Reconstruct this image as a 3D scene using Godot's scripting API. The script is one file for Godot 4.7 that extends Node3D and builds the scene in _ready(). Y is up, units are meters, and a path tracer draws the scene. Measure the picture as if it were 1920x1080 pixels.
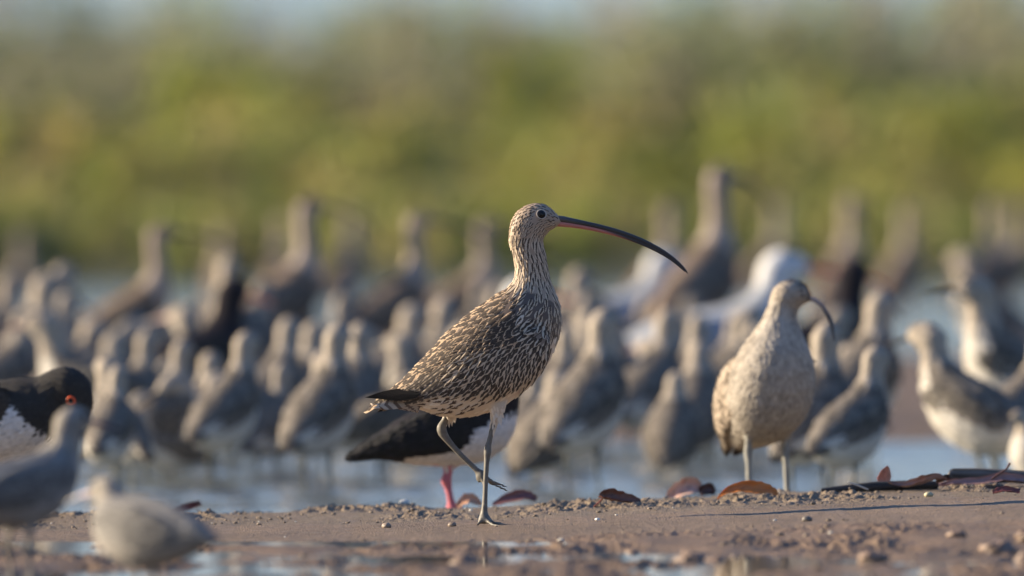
extends Node3D
# A curlew walking along a wet sand edge, a dense flock of resting waders behind it, mangroves beyond. Metres, y up;
# the curlew stands at the origin, the camera looks along -z from 20 m away through a long lens.

const SUN_FROM := Vector3(-1.0, 0.36, -0.20)
const WATER := -0.03
const CROP := 0.000382          # one unit of the curlew's drawing, in metres

var rng := RandomNumberGenerator.new()
var n1 := FastNoiseLite.new()
var n2 := FastNoiseLite.new()
var M := {}
var feather_mesh: ArrayMesh
var used := {}


func _ready() -> void:
	rng.seed = 11
	# ---- camera
	var cam := Camera3D.new()
	cam.name = "camera"
	var lens := CameraAttributesPhysical.new()
	lens.frustum_focal_length = 711.1
	lens.frustum_focus_distance = 19.99
	lens.frustum_near = 0.5
	lens.frustum_far = 3000.0
	lens.exposure_aperture = 8.2
	cam.attributes = lens
	add_child(cam)
	cam.keep_aspect = Camera3D.KEEP_HEIGHT
	cam.fov = 1.9335
	cam.near = 0.5
	cam.far = 3000.0
	cam.position = Vector3(0, 0.4, 20)
	cam.rotation.x = -195.0 / 32000.0
	# ---- sky, exposure
	var env := Environment.new()
	env.background_mode = Environment.BG_SKY
	var sm := ProceduralSkyMaterial.new()
	sm.sky_top_color = Color(0.33, 0.51, 0.78)
	sm.sky_horizon_color = Color(0.69, 0.765, 0.80)
	sm.sky_curve = 0.2
	sm.ground_bottom_color = Color(0.25, 0.22, 0.19)
	sm.ground_horizon_color = Color(0.5, 0.5, 0.48)
	sm.sun_angle_max = 6.0
	var sky := Sky.new()
	sky.sky_material = sm
	env.sky = sky
	env.background_energy_multiplier = 0.44
	env.tonemap_mode = Environment.TONE_MAPPER_LINEAR
	env.tonemap_exposure = 2.5
	env.fog_enabled = true
	env.fog_density = 0.00018
	env.fog_light_color = Color(0.78, 0.86, 0.92)
	env.sdfgi_enabled = true
	env.ssao_enabled = true
	env.ssil_enabled = true
	var we := WorldEnvironment.new()
	we.name = "environment"
	we.environment = env
	add_child(we)
	# ---- sun
	var sun := DirectionalLight3D.new()
	sun.name = "sun"
	sun.light_color = Color(1.0, 0.93, 0.82)
	sun.light_energy = 1.6
	sun.light_angular_distance = 0.5
	sun.shadow_enabled = true
	add_child(sun)
	sun.look_at_from_position(Vector3.ZERO, -SUN_FROM, Vector3.UP)

	n1.seed = 3
	n1.noise_type = FastNoiseLite.TYPE_SIMPLEX_SMOOTH
	n1.frequency = 1.0
	n1.fractal_type = FastNoiseLite.FRACTAL_NONE
	n2.seed = 8
	n2.noise_type = FastNoiseLite.TYPE_SIMPLEX_SMOOTH
	n2.frequency = 1.0
	n2.fractal_octaves = 3
	make_materials()
	feather_mesh = unit_feather()
	make_ground()
	make_vegetation()
	make_curlew()
	make_flock()
	make_strandline()


# ------------------------------------------------------------------ naming
func numbered(called: String) -> String:
	var k: int = used.get(called, 0)
	used[called] = k + 1
	return called if k == 0 else "%s_%03d" % [called, k]


func tag(o: Node, label := "", category := "", group := "", kind := "") -> void:
	if label: o.set_meta("label", label)
	if category: o.set_meta("category", category)
	if group: o.set_meta("group", group)
	if kind: o.set_meta("kind", kind)


func base(called: String, at := Vector3.ZERO, yaw := 0.0) -> Node3D:
	var o := Node3D.new()
	o.name = numbered(called)
	add_child(o)
	o.position = at
	o.rotation.y = deg_to_rad(yaw)
	return o


func put(called: String, m: Mesh, mat: Material, parent: Node = null) -> MeshInstance3D:
	var o := MeshInstance3D.new()
	o.name = numbered(called) if parent == null else called
	o.mesh = m
	if mat: o.material_override = mat
	if parent == null: add_child(o)
	else: parent.add_child(o, true)
	return o


func many(called: String, m: Mesh, mat: Material, where: Array, colors: Array, parent: Node = null) -> MultiMeshInstance3D:
	var mm := MultiMesh.new()
	mm.transform_format = MultiMesh.TRANSFORM_3D
	mm.use_colors = colors.size() > 0
	mm.mesh = m
	mm.instance_count = where.size()
	for i in where.size():
		mm.set_instance_transform(i, where[i])
		if colors.size(): mm.set_instance_color(i, colors[i])
	var o := MultiMeshInstance3D.new()
	o.name = numbered(called) if parent == null else called
	o.multimesh = mm
	o.material_override = mat
	o.set_meta("kind", "stuff")
	if parent == null: add_child(o)
	else: parent.add_child(o, true)
	return o


# ------------------------------------------------------------------ materials
func noise_tex(freq: float, octaves: int, lo: Color, hi: Color, sx := 256, seed_ := 1, cell := false) -> NoiseTexture2D:
	var n := FastNoiseLite.new()
	n.seed = seed_
	n.frequency = freq
	n.noise_type = FastNoiseLite.TYPE_CELLULAR if cell else FastNoiseLite.TYPE_SIMPLEX_SMOOTH
	n.fractal_octaves = octaves
	var t := NoiseTexture2D.new()
	t.noise = n
	t.width = sx
	t.height = sx
	t.seamless = true
	var g := Gradient.new()
	g.set_color(0, lo)
	g.set_color(1, hi)
	t.color_ramp = g
	return t


func image_tex(w: int, h: int, f: Callable) -> ImageTexture:
	var im := Image.create(w, h, false, Image.FORMAT_RGB8)
	for y in h:
		for x in w:
			var c: Color = f.call((x + 0.5) / w, (y + 0.5) / h)
			im.set_pixel(x, y, c.linear_to_srgb())
	return ImageTexture.create_from_image(im)


func std(albedo: Color, rough: float, spec := 0.5) -> StandardMaterial3D:
	var m := StandardMaterial3D.new()
	m.albedo_color = albedo.linear_to_srgb()
	m.roughness = rough
	m.metallic_specular = spec
	return m


func vcol(rough: float, spec := 0.4) -> StandardMaterial3D:
	var m := StandardMaterial3D.new()
	m.vertex_color_use_as_albedo = true
	m.roughness = rough
	m.metallic_specular = spec
	return m


func streaks(seed_: int) -> ImageTexture:
	# soft short feather streaks, used as a grey multiplier over the plumage colours
	var n := FastNoiseLite.new()
	n.seed = seed_
	n.frequency = 1.0
	n.noise_type = FastNoiseLite.TYPE_SIMPLEX_SMOOTH
	return image_tex(192, 192, func(u, v):
		var a: float = TAU * u
		var b: float = TAU * v
		var q: float = n.get_noise_3d(cos(a) * 5.0 + 3.0 * cos(b), sin(a) * 5.0 + 3.0 * sin(b), 2.0 * sin(b + 1.0))
		var r: float = n.get_noise_3d(cos(a) * 14.0, sin(a) * 14.0 + 4.0 * cos(b), 4.0 * sin(b))
		var g: float = clampf(0.84 + 0.26 * q + 0.24 * r, 0.3, 1.0)
		return Color(g, g, g))


func feather_tex(style: String, seed_: int) -> ImageTexture:
	# u across the vane, v from the base to the tip
	var n := FastNoiseLite.new()
	n.seed = seed_
	n.frequency = 1.0
	var blackish := Color(0.030, 0.024, 0.020)
	var brown := Color(0.135, 0.093, 0.062)
	var rufous := Color(0.46, 0.29, 0.165)
	var buff := Color(0.52, 0.40, 0.275)
	var pale := Color(0.58, 0.48, 0.365)
	var cream := Color(0.74, 0.63, 0.49)
	return image_tex(28, 56, func(u, v):
		var a: float = absf(u * 2.0 - 1.0)
		var j: float = n.get_noise_2d(u * 5.0, v * 7.0)
		var fine: float = n.get_noise_2d(u * 26.0, v * 9.0 + 40.0)
		var c := cream
		match style:
			"mantle":
				var e: float = a + 0.20 * sin(v * 11.0 + seed_) + 0.3 * j
				c = blackish.lerp(brown, 0.25 + 0.5 * j).lerp(rufous.lerp(buff, 0.4 + 0.5 * j), smoothstep(0.48, 0.60, e))
				if v > 0.95 - 0.12 * a: c = c.lerp(buff, 0.7)
			"covert":
				var e: float = a + 0.10 * maxf(0.0, v - 0.6) + 0.14 * sin(v * 15.0 + seed_) + 0.22 * j
				c = blackish.lerp(brown, 0.3 + j).lerp(pale.lerp(buff, 0.5 + 0.7 * j), smoothstep(0.40, 0.55, e))
				if v > 0.955 - 0.13 * a: c = c.lerp(pale, 0.85)
			"tertial":
				var bar: float = sin(v * 30.0 - a * 3.0 + seed_ + 3.0 * j)
				var g: Color = Color(0.085, 0.065, 0.050).lerp(Color(0.48, 0.38, 0.275), smoothstep(0.0, 0.6, bar) * smoothstep(0.2, 0.45, a))
				c = g.lerp(blackish, smoothstep(0.18, 0.05, a))
				if a > 0.80: c = c.lerp(pale, 0.75)
			"primary":
				c = Color(0.010, 0.009, 0.009)
				if a > 0.93: c = Color(0.05, 0.043, 0.037)
			"tail":
				var bar2: float = sin(v * 24.0 + a * 2.0 + seed_)
				c = Color(0.50, 0.37, 0.25).lerp(Color(0.16, 0.10, 0.065), smoothstep(0.0, 0.5, bar2))
				if v > 0.94: c = cream
			"streak":
				var s: float = a + 0.35 * j
				c = buff.lerp(pale, 0.4 + 0.7 * fine).lerp(Color(0.075, 0.052, 0.037), smoothstep(0.44, 0.24, s) * smoothstep(0.1, 0.3, v))
			"neck":
				var s: float = a + 0.3 * j
				c = pale.lerp(buff, 0.35 + 0.6 * fine).lerp(Color(0.085, 0.060, 0.043), smoothstep(0.46, 0.28, s) * smoothstep(0.1, 0.3, v))
			"crown":
				var s: float = a + 0.3 * j
				c = buff.lerp(rufous, 0.3).lerp(Color(0.055, 0.040, 0.030), smoothstep(0.62, 0.42, s))
			"flank":
				var s: float = a + 0.3 * j
				c = cream.lerp(pale, 0.45 + 0.6 * fine)
				var on: float = smoothstep(0.36, 0.20, s) * smoothstep(0.35, 0.5, v) * smoothstep(1.0, 0.9, v)
				var chev: float = smoothstep(0.10, 0.04, absf(v - 0.72 + a * 0.30)) * smoothstep(0.7, 0.5, a) if seed_ % 2 == 0 else 0.0
				c = c.lerp(Color(0.085, 0.052, 0.035), maxf(on, chev))
			"belly":
				c = cream.lerp(Color(0.80, 0.70, 0.57), 0.5 + 0.8 * fine)
			"soft":
				var g2: float = clampf(0.92 + 0.25 * fine - 0.38 * smoothstep(0.34, 0.06, a) + 0.15 * a, 0.0, 1.0)
				c = Color(g2, g2, g2)
		var barb: float = 1.0 + 0.22 * fine
		return Color(clampf(c.r * barb, 0, 1), clampf(c.g * barb, 0, 1), clampf(c.b * barb, 0, 1)))


func make_materials() -> void:
	for s in ["mantle", "covert", "tertial", "primary", "tail", "streak", "neck", "crown", "flank", "belly", "soft"]:
		for k in 2:
			var m := StandardMaterial3D.new()
			m.albedo_texture = feather_tex(s, 3 + k)
			m.roughness = 0.75
			m.metallic_specular = 0.3 if s != "primary" else 0.02
			if s == "soft": m.vertex_color_use_as_albedo = true
			M[s + str(k)] = m
	for k in 2:
		var p := vcol(0.85, 0.25)
		p.albedo_texture = streaks(20 + k)
		p.uv1_triplanar = true
		p.uv1_scale = Vector3(15, 15, 15)
		M["plumage" + str(k)] = p
	M.bill = vcol(0.33, 0.5)
	M.leg = vcol(0.55, 0.45)
	M.eye = std(Color(0.004, 0.003, 0.003), 0.08, 0.35)
	M.eye_ring = std(Color(0.58, 0.50, 0.41), 0.85)
	M.red_eye = std(Color(0.75, 0.10, 0.02), 0.3)
	# wet sand
	var s := vcol(0.62, 0.34)
	s.albedo_texture = noise_tex(0.035, 4, Color(0.74, 0.72, 0.70), Color(1, 1, 1), 512, 5)
	s.uv1_triplanar = true
	s.uv1_world_triplanar = true
	s.uv1_scale = Vector3(7, 7, 7)
	s.roughness = 0.9
	s.roughness_texture = noise_tex(0.012, 3, Color(0.50, 0.50, 0.50), Color(0.9, 0.9, 0.9), 256, 9)
	s.heightmap_enabled = true
	s.heightmap_texture = noise_tex(0.09, 4, Color(0, 0, 0), Color(1, 1, 1), 512, 6)
	s.heightmap_scale = 0.25
	M.sand = s
	var cr := vcol(0.8, 0.4)
	M.crumb = cr
	# water: dark body, sky on its ripples
	var w := std(Color(0.17, 0.20, 0.21), 0.09, 0.5)
	w.uv1_triplanar = true
	w.uv1_world_triplanar = true
	w.uv1_scale = Vector3(1.1, 1.0, 0.55)
	w.normal_enabled = true
	var nt := noise_tex(0.02, 4, Color(0, 0, 0), Color(1, 1, 1), 512, 12)
	nt.color_ramp = null
	nt.as_normal_map = true
	nt.bump_strength = 5.0
	w.normal_texture = nt
	w.normal_scale = 0.4
	M.water = w
	var pw := std(Color(0.06, 0.05, 0.045), 0.05, 0.5)
	M.puddle = pw
	M.bark = std(Color(0.10, 0.085, 0.07), 0.9)
	M.bark.albedo_texture = noise_tex(0.05, 3, Color(0.55, 0.55, 0.55), Color(1, 1, 1), 128, 31)
	M.bark.uv1_triplanar = true
	M.bark.uv1_scale = Vector3(4, 4, 4)
	var lf := vcol(0.55, 0.4)
	lf.backlight_enabled = true
	lf.backlight = Color(0.32, 0.32, 0.2)
	M.leaf = lf
	var dl := vcol(0.45, 0.45)
	dl.backlight_enabled = true
	dl.backlight = Color(0.45, 0.40, 0.36)
	M.dead_leaf = dl
	M.wood = vcol(0.75, 0.4)


# ------------------------------------------------------------------ shapes
func unit_feather() -> ArrayMesh:
	var st := SurfaceTool.new()
	st.begin(Mesh.PRIMITIVE_TRIANGLES)
	st.set_smooth_group(0)
	var nu := 6
	var nv := 4
	for i in nu + 1:
		var u := float(i) / nu
		var w := 0.5 * pow(sin(PI * (0.10 + 0.885 * u)), 0.55)
		for j in nv + 1:
			var v := float(j) / nv * 2.0 - 1.0
			st.set_color(Color.WHITE)
			st.set_uv(Vector2((v + 1.0) / 2.0, u))
			st.set_normal(Vector3(-0.05, 1, 0.5 * v).normalized())
			st.add_vertex(Vector3(u - 0.06 * absf(v) * u * u, 0.36 * u - 0.16 * u * u - 0.20 * v * v, v * w))
	for i in nu:
		for j in nv:
			var a := i * (nv + 1) + j
			var b := a + nv + 1
			for k in [a, b, a + 1, b, b + 1, a + 1]: st.add_index(k)
	return st.commit()


func tube(st: SurfaceTool, pts: Array, color: Callable, sides := 10, flat := 1.0, capped := true) -> void:
	# pts: [Vector3, radius]; flat squashes the section sideways; color(t, angle) gives the vertex colour
	var first := -1
	var n := pts.size()
	var frames := []
	for i in n:
		var d: Vector3 = (pts[mini(i + 1, n - 1)][0] - pts[maxi(i - 1, 0)][0]).normalized()
		var side := d.cross(Vector3.UP)
		if side.length() < 0.05: side = d.cross(Vector3.RIGHT)
		side = side.normalized()
		frames.append([side, side.cross(d).normalized(), d])
	for i in n:
		for k in sides + 1:
			var a := TAU * k / sides
			var dir: Vector3 = frames[i][0] * cos(a) * flat + frames[i][1] * sin(a)
			st.set_color(color.call(float(i) / (n - 1), sin(a)))
			st.set_uv(Vector2(float(k) / sides, float(i) / (n - 1)))
			st.set_normal((frames[i][0] * cos(a) / flat + frames[i][1] * sin(a)).normalized())
			st.add_vertex(pts[i][0] + dir * pts[i][1])
	var start: int = st.get_meta("count", 0)
	for i in n - 1:
		for k in sides:
			var a := start + i * (sides + 1) + k
			var b := a + sides + 1
			for q in [a, a + 1, b, a + 1, b + 1, b]: st.add_index(q)
	var total := n * (sides + 1)
	if capped:
		for e in 2:
			var i := 0 if e == 0 else n - 1
			st.set_color(color.call(float(e), 0.0))
			st.set_uv(Vector2(0.5, e))
			st.set_normal(frames[i][2] * (-1.0 if e == 0 else 1.0))
			st.add_vertex(pts[i][0] + frames[i][2] * pts[i][1] * (-0.5 if e == 0 else 0.5))
			var tip := start + total
			total += 1
			for k in sides:
				var a := start + i * (sides + 1) + k
				for q in ([tip, a + 1, a] if e == 0 else [tip, a, a + 1]): st.add_index(q)
	st.set_meta("count", start + total)


func begin() -> SurfaceTool:
	var st := SurfaceTool.new()
	st.begin(Mesh.PRIMITIVE_TRIANGLES)
	return st


func spline(pts: Array, sub: int) -> Array:
	# Catmull-Rom through arrays of numbers; the last number added to each is the index along the row
	var out := []
	var n := pts.size()
	for i in n - 1:
		var p0: Array = pts[maxi(i - 1, 0)]
		var p1: Array = pts[i]
		var p2: Array = pts[i + 1]
		var p3: Array = pts[mini(i + 2, n - 1)]
		for s in sub + (1 if i == n - 2 else 0):
			var t := float(s) / sub
			var q := []
			for k in p1.size():
				q.append(0.5 * (2.0 * p1[k] + (p2[k] - p0[k]) * t + (2.0 * p0[k] - 5.0 * p1[k] + 4.0 * p2[k] - p3[k]) * t * t + (3.0 * p1[k] - p0[k] - 3.0 * p2[k] + p3[k]) * t * t * t))
			q.append(i + t)
			out.append(q)
	return out


# ------------------------------------------------------------------ bodies: rounded chains joined smoothly, meshed as surface nets
const W := 14

func chain_rows(pts: Array, group: int, sub: int) -> PackedFloat32Array:
	# pts: [x, y, z, half height, half width]
	var s := spline(pts, sub) if sub > 1 else []
	if sub <= 1:
		for i in pts.size(): s.append(pts[i] + [float(i)])
	var out := PackedFloat32Array()
	for i in s.size() - 1:
		var a: Array = s[i]
		var b: Array = s[i + 1]
		var d := Vector3(b[0] - a[0], b[1] - a[1], b[2] - a[2])
		var qa: float = a[3] / a[4]
		var qb: float = b[3] / b[4]
		out.append_array(PackedFloat32Array([a[0], a[1], a[2], d.x, d.y, d.z, 1.0 / maxf(d.length_squared(), 1e-10), a[3], b[3] - a[3], qa, qb - qa, group, a[5], b[5] - a[5]]))
	return out


func field(rows: PackedFloat32Array, list: PackedInt32Array, x: float, y: float, z: float, blend: float) -> float:
	var total := 1.0
	var cur := 1.0
	var group := -1.0
	for o in list:
		var px := x - rows[o]
		var py := y - rows[o + 1]
		var pz := z - rows[o + 2]
		var bx := rows[o + 3]
		var by := rows[o + 4]
		var bz := rows[o + 5]
		var h := clampf((px * bx + py * by + pz * bz) * rows[o + 6], 0.0, 1.0)
		px -= bx * h
		py -= by * h
		pz = (pz - bz * h) * (rows[o + 9] + rows[o + 10] * h)
		var e := sqrt(px * px + py * py + pz * pz) - rows[o + 7] - rows[o + 8] * h
		if rows[o + 11] != group:
			if group >= 0.0:
				var m := maxf(blend - absf(total - cur), 0.0)
				total = minf(total, cur) - m * m * 0.25 / blend
			group = rows[o + 11]
			cur = e
		elif e < cur:
			cur = e
	var m2 := maxf(blend - absf(total - cur), 0.0)
	return minf(total, cur) - m2 * m2 * 0.25 / blend


func all_rows(rows: PackedFloat32Array) -> PackedInt32Array:
	var l := PackedInt32Array()
	for i in rows.size() / W: l.append(i * W)
	return l


func nearest(rows: PackedFloat32Array, p: Vector3) -> Array:
	# [group, index along the chain, above (+1 back, -1 belly), direction towards the head]
	var best := 1e9
	var out := []
	for i in rows.size() / W:
		var o := i * W
		var q := p - Vector3(rows[o], rows[o + 1], rows[o + 2])
		var d := Vector3(rows[o + 3], rows[o + 4], rows[o + 5])
		var h := clampf(q.dot(d) * rows[o + 6], 0.0, 1.0)
		q -= d * h
		var r := rows[o + 7] + rows[o + 8] * h
		var lat := q.z * (rows[o + 9] + rows[o + 10] * h)
		var e := sqrt(q.x * q.x + q.y * q.y + lat * lat) - r
		if e < best:
			best = e
			out = [int(rows[o + 11]), rows[o + 12] + rows[o + 13] * h, (-q.x * d.y + q.y * d.x) / maxf(Vector2(d.x, d.y).length(), 1e-6) / maxf(r, 1e-6), d.normalized()]
	return out


func surface(rows: PackedFloat32Array, cell: float, blend: float) -> Array:
	# [positions, normals, indices]
	var lo := Vector3(1e9, 1e9, 1e9)
	var hi := -lo
	var qmax := 1.0
	for i in rows.size() / W:
		var o := i * W
		qmax = maxf(qmax, rows[o + 9])
		for h in 2:
			var c := Vector3(rows[o] + h * rows[o + 3], rows[o + 1] + h * rows[o + 4], rows[o + 2] + h * rows[o + 5])
			var r := rows[o + 7] + h * rows[o + 8] + 2.5 * cell + blend * 0.3
			lo = lo.min(c - Vector3(r, r, r))
			hi = hi.max(c + Vector3(r, r, r))
	var nx := int((hi.x - lo.x) / cell / 8.0 + 1) * 8
	var ny := int((hi.y - lo.y) / cell / 8.0 + 1) * 8
	var nz := int((hi.z - lo.z) / cell / 8.0 + 1) * 8
	var g := PackedFloat32Array()
	g.resize(nx * ny * nz)
	g.fill(1.0)
	var sy := nx
	var sz := nx * ny
	var reach := cell * 8.0 * 0.9 + blend + cell
	var active := []
	for bz in nz / 8:
		for by in ny / 8:
			for bx in nx / 8:
				var cx := lo.x + (bx * 8 + 3.5) * cell
				var cy := lo.y + (by * 8 + 3.5) * cell
				var cz := lo.z + (bz * 8 + 3.5) * cell
				var list := PackedInt32Array()
				var deepest := 1.0
				for i in rows.size() / W:
					var o := i * W
					var px := cx - rows[o]
					var py := cy - rows[o + 1]
					var pz := cz - rows[o + 2]
					var h := clampf((px * rows[o + 3] + py * rows[o + 4] + pz * rows[o + 5]) * rows[o + 6], 0.0, 1.0)
					px -= rows[o + 3] * h
					py -= rows[o + 4] * h
					pz -= rows[o + 5] * h
					var q := rows[o + 9] + rows[o + 10] * h
					var r := rows[o + 7] + rows[o + 8] * h
					var e := sqrt(px * px + py * py + pz * pz * q * q) - r
					deepest = minf(deepest, e)
					if e < reach * maxf(1.0, q): list.append(o)
				if list.is_empty(): continue
				var inside := deepest < -reach * qmax
				if not inside: active.append(Vector3i(bx, by, bz))
				for k in 8:
					for j in 8:
						var at := bx * 8 + (by * 8 + j) * sy + (bz * 8 + k) * sz
						if inside:
							for i in 8: g[at + i] = -1.0
						else:
							var y := lo.y + (by * 8 + j) * cell
							var z := lo.z + (bz * 8 + k) * cell
							for i in 8: g[at + i] = field(rows, list, lo.x + (bx * 8 + i) * cell, y, z, blend)
	var index := PackedInt32Array()
	index.resize(nx * ny * nz)
	index.fill(-1)
	var pos := PackedVector3Array()
	var nor := PackedVector3Array()
	var cells := PackedInt32Array()
	var off := [0, 1, sy, sy + 1, sz, sz + 1, sz + sy, sz + sy + 1]
	var o1 := sy; var o2 := sy + 1; var o3 := sz; var o4 := sz + 1; var o5 := sz + sy; var o6 := sz + sy + 1
	for b: Vector3i in active:
		for k in range(maxi(b.z * 8 - 1, 0), mini(b.z * 8 + 8, nz - 1)):
			for j in range(maxi(b.y * 8 - 1, 0), mini(b.y * 8 + 8, ny - 1)):
				for i in range(maxi(b.x * 8 - 1, 0), mini(b.x * 8 + 8, nx - 1)):
					var c := i + j * sy + k * sz
					if index[c] >= 0: continue
					var s := int(g[c] < 0) + int(g[c + 1] < 0) + int(g[c + o1] < 0) + int(g[c + o2] < 0) + int(g[c + o3] < 0) + int(g[c + o4] < 0) + int(g[c + o5] < 0) + int(g[c + o6] < 0)
					if s == 0 or s == 8: continue
					var sum := Vector3.ZERO
					var hits := 0
					for axis in 3:
						var step: int = [1, sy, sz][axis]
						for q in 4:
							var e: int = [[0, 2, 4, 6], [0, 1, 4, 5], [0, 1, 2, 3]][axis][q]
							var a := g[c + off[e]]
							var bb := g[c + off[e] + step]
							if (a < 0) != (bb < 0):
								var t := clampf(a / (a - bb), 0.0, 1.0)
								var p := Vector3(e & 1, (e >> 1) & 1, (e >> 2) & 1)
								p[axis] += t
								sum += p
								hits += 1
					index[c] = pos.size()
					cells.append(c)
					pos.append(lo + (Vector3(i, j, k) + sum / hits) * cell)
					nor.append(Vector3(
						g[c + 1] + g[c + o2] + g[c + o4] + g[c + o6] - g[c] - g[c + o1] - g[c + o3] - g[c + o5],
						g[c + o1] + g[c + o2] + g[c + o5] + g[c + o6] - g[c] - g[c + 1] - g[c + o3] - g[c + o4],
						g[c + o3] + g[c + o4] + g[c + o5] + g[c + o6] - g[c] - g[c + 1] - g[c + o1] - g[c + o2]).normalized())
	var idx := PackedInt32Array()
	for c in cells:
		for axis in 3:
			var s1: int = [1, sy, sz][axis]
			if (g[c] < 0) == (g[c + s1] < 0): continue
			var u: int = [sy, sz, 1][axis]
			var v: int = [sz, 1, sy][axis]
			var a := index[c]
			var b2 := index[c - u]
			var c2 := index[c - u - v]
			var d2 := index[c - v]
			if a < 0 or b2 < 0 or c2 < 0 or d2 < 0: continue
			if (pos[b2] - pos[a]).cross(pos[c2] - pos[a]).dot(nor[a] + nor[c2]) > 0:
				idx.append_array(PackedInt32Array([a, c2, b2, a, d2, c2]))
			else:
				idx.append_array(PackedInt32Array([a, b2, c2, a, c2, d2]))
	return [pos, nor, idx]


func solid(s: Array, colors: PackedColorArray) -> ArrayMesh:
	var arr := []
	arr.resize(Mesh.ARRAY_MAX)
	arr[Mesh.ARRAY_VERTEX] = s[0]
	arr[Mesh.ARRAY_NORMAL] = s[1]
	arr[Mesh.ARRAY_COLOR] = colors
	arr[Mesh.ARRAY_INDEX] = s[2]
	var m := ArrayMesh.new()
	m.add_surface_from_arrays(Mesh.PRIMITIVE_TRIANGLES, arr)
	return m


func feather_at(p: Vector3, normal: Vector3, flow: Vector3, length: float, width: float, lift := 1.0) -> Transform3D:
	var z := flow.cross(normal).normalized()
	var x := normal.cross(z).normalized()
	# x runs along the flow, y along the normal
	return Transform3D(Basis(x * length, normal * width * lift, x.cross(normal).normalized() * width), p)


func hug(rows: PackedFloat32Array, list: PackedInt32Array, p: Vector3, n: Vector3, flow: Vector3, l: float, blend: float) -> Array:
	# tilts a feather so that its tip lies just off the skin: [normal, flow]
	var tip := p + flow * l
	var d := field(rows, list, tip.x, tip.y, tip.z, blend)
	var f := (flow * l + n * clampf(maxf(0.0005, d * 0.5) - d, -0.6 * l, 0.6 * l)).normalized()
	return [n.slide(f).normalized(), f]


func scatter(s: Array, gap: Callable, seed_: int) -> Array:
	# points spread evenly over a meshed surface: [position, normal]; gap(p) is the spacing there, 0 for none
	var r := RandomNumberGenerator.new()
	r.seed = seed_
	var pos: PackedVector3Array = s[0]
	var nor: PackedVector3Array = s[1]
	var idx: PackedInt32Array = s[2]
	var grid := {}
	var out := []
	var cellsize := 0.004
	for f in idx.size() / 3:
		var a := idx[f * 3]
		var b := idx[f * 3 + 1]
		var c := idx[f * 3 + 2]
		var want: float = gap.call(pos[a], nor[a])
		if want <= 0.0: continue
		var area := (pos[b] - pos[a]).cross(pos[c] - pos[a]).length() * 0.5
		var tries := area / (want * want) * 2.2
		var k := int(tries) + int(r.randf() < tries - int(tries))
		for q in k:
			var u := r.randf()
			var v := r.randf()
			if u + v > 1.0:
				u = 1.0 - u
				v = 1.0 - v
			var p := pos[a] + (pos[b] - pos[a]) * u + (pos[c] - pos[a]) * v
			var cc := Vector3i((p / cellsize).floor())
			var reach := int(ceil(want / cellsize))
			var ok := true
			for dx in range(-reach, reach + 1):
				for dy in range(-reach, reach + 1):
					for dz in range(-reach, reach + 1):
						var key := cc + Vector3i(dx, dy, dz)
						if grid.has(key):
							for o: Vector3 in grid[key]:
								if o.distance_squared_to(p) < want * want: ok = false
			if not ok: continue
			if grid.has(cc): grid[cc].append(p)
			else: grid[cc] = [p]
			out.append([p, (nor[a] + (nor[b] - nor[a]) * u + (nor[c] - nor[a]) * v).normalized()])
	return out


# ------------------------------------------------------------------ ground, water
func sand_shape(x: float, z: float) -> float:
	# the shore without its fine relief
	var q := x + 0.034
	var tilt := q * (0.047 if q > 0.0 else 0.022)
	tilt = clampf(tilt, -0.03, 0.06)
	tilt *= 1.0 - smoothstep(0.7, 1.9, z)
	var y := tilt + 0.005 * exp(-pow((z + 0.72) / 0.28, 2.0))
	if z < -0.9:
		y = lerpf(y, -0.052, smoothstep(-0.9, -2.3, z))
	if z < -7.4:
		y = lerpf(-0.052, -0.004, smoothstep(-7.9, -9.2, z)) + 0.006 * n1.get_noise_2d(x * 0.6, z * 0.4) * smoothstep(-7.9, -9.5, z)
	if z < -20.0:
		y = lerpf(y, -0.08, smoothstep(-20.0, -24.0, z))
	if z < -49.0:
		y = lerpf(y, 0.08, smoothstep(-50.0, -57.0, z))
	return y


func ground(x: float, z: float) -> float:
	var y := sand_shape(x, z)
	if z > -8.5 and z < 6.0 and absf(x) < 3.0:
		var crest := smoothstep(-1.5, -0.9, z) * (1.0 - smoothstep(-0.55, -0.25, z))
		var front := smoothstep(0.55, 1.5, z)
		var rough := maxf(crest, front * 0.9)
		var patch := smoothstep(-0.25, 0.45, n1.get_noise_2d(x * 5.0 + 9.0, z * 1.6))
		y += 0.0016 * n1.get_noise_2d(x * 7.0, z * 3.0)
		y += front * (0.0075 * n1.get_noise_2d(x * 4.0 + 30.0, z * 1.7) + 0.004 * n1.get_noise_2d(x * 11.0, z * 6.0 + 5.0))
		var k := n2.get_noise_2d(x * 34.0, z * 22.0)
		y += (0.0008 + (0.0068 + 0.0030 * crest) * rough * patch) * maxf(k + 0.15, -0.25)
		y += (0.0004 + 0.0026 * rough * patch) * n1.get_noise_2d(x * 120.0, z * 80.0)
	return y


func graded(lo: float, hi: float, step: float, far_lo: float, far_hi: float, growth: float) -> PackedFloat32Array:
	var out := PackedFloat32Array()
	var back := []
	var s := step
	var x := lo
	while x > far_lo:
		s *= growth
		x -= s
		back.append(x)
	back.reverse()
	out.append_array(PackedFloat32Array(back))
	x = lo
	while x < hi:
		out.append(x)
		x += step
	s = step
	while x < far_hi:
		out.append(x)
		s *= growth
		x += s
	out.append(x)
	return out


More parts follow.
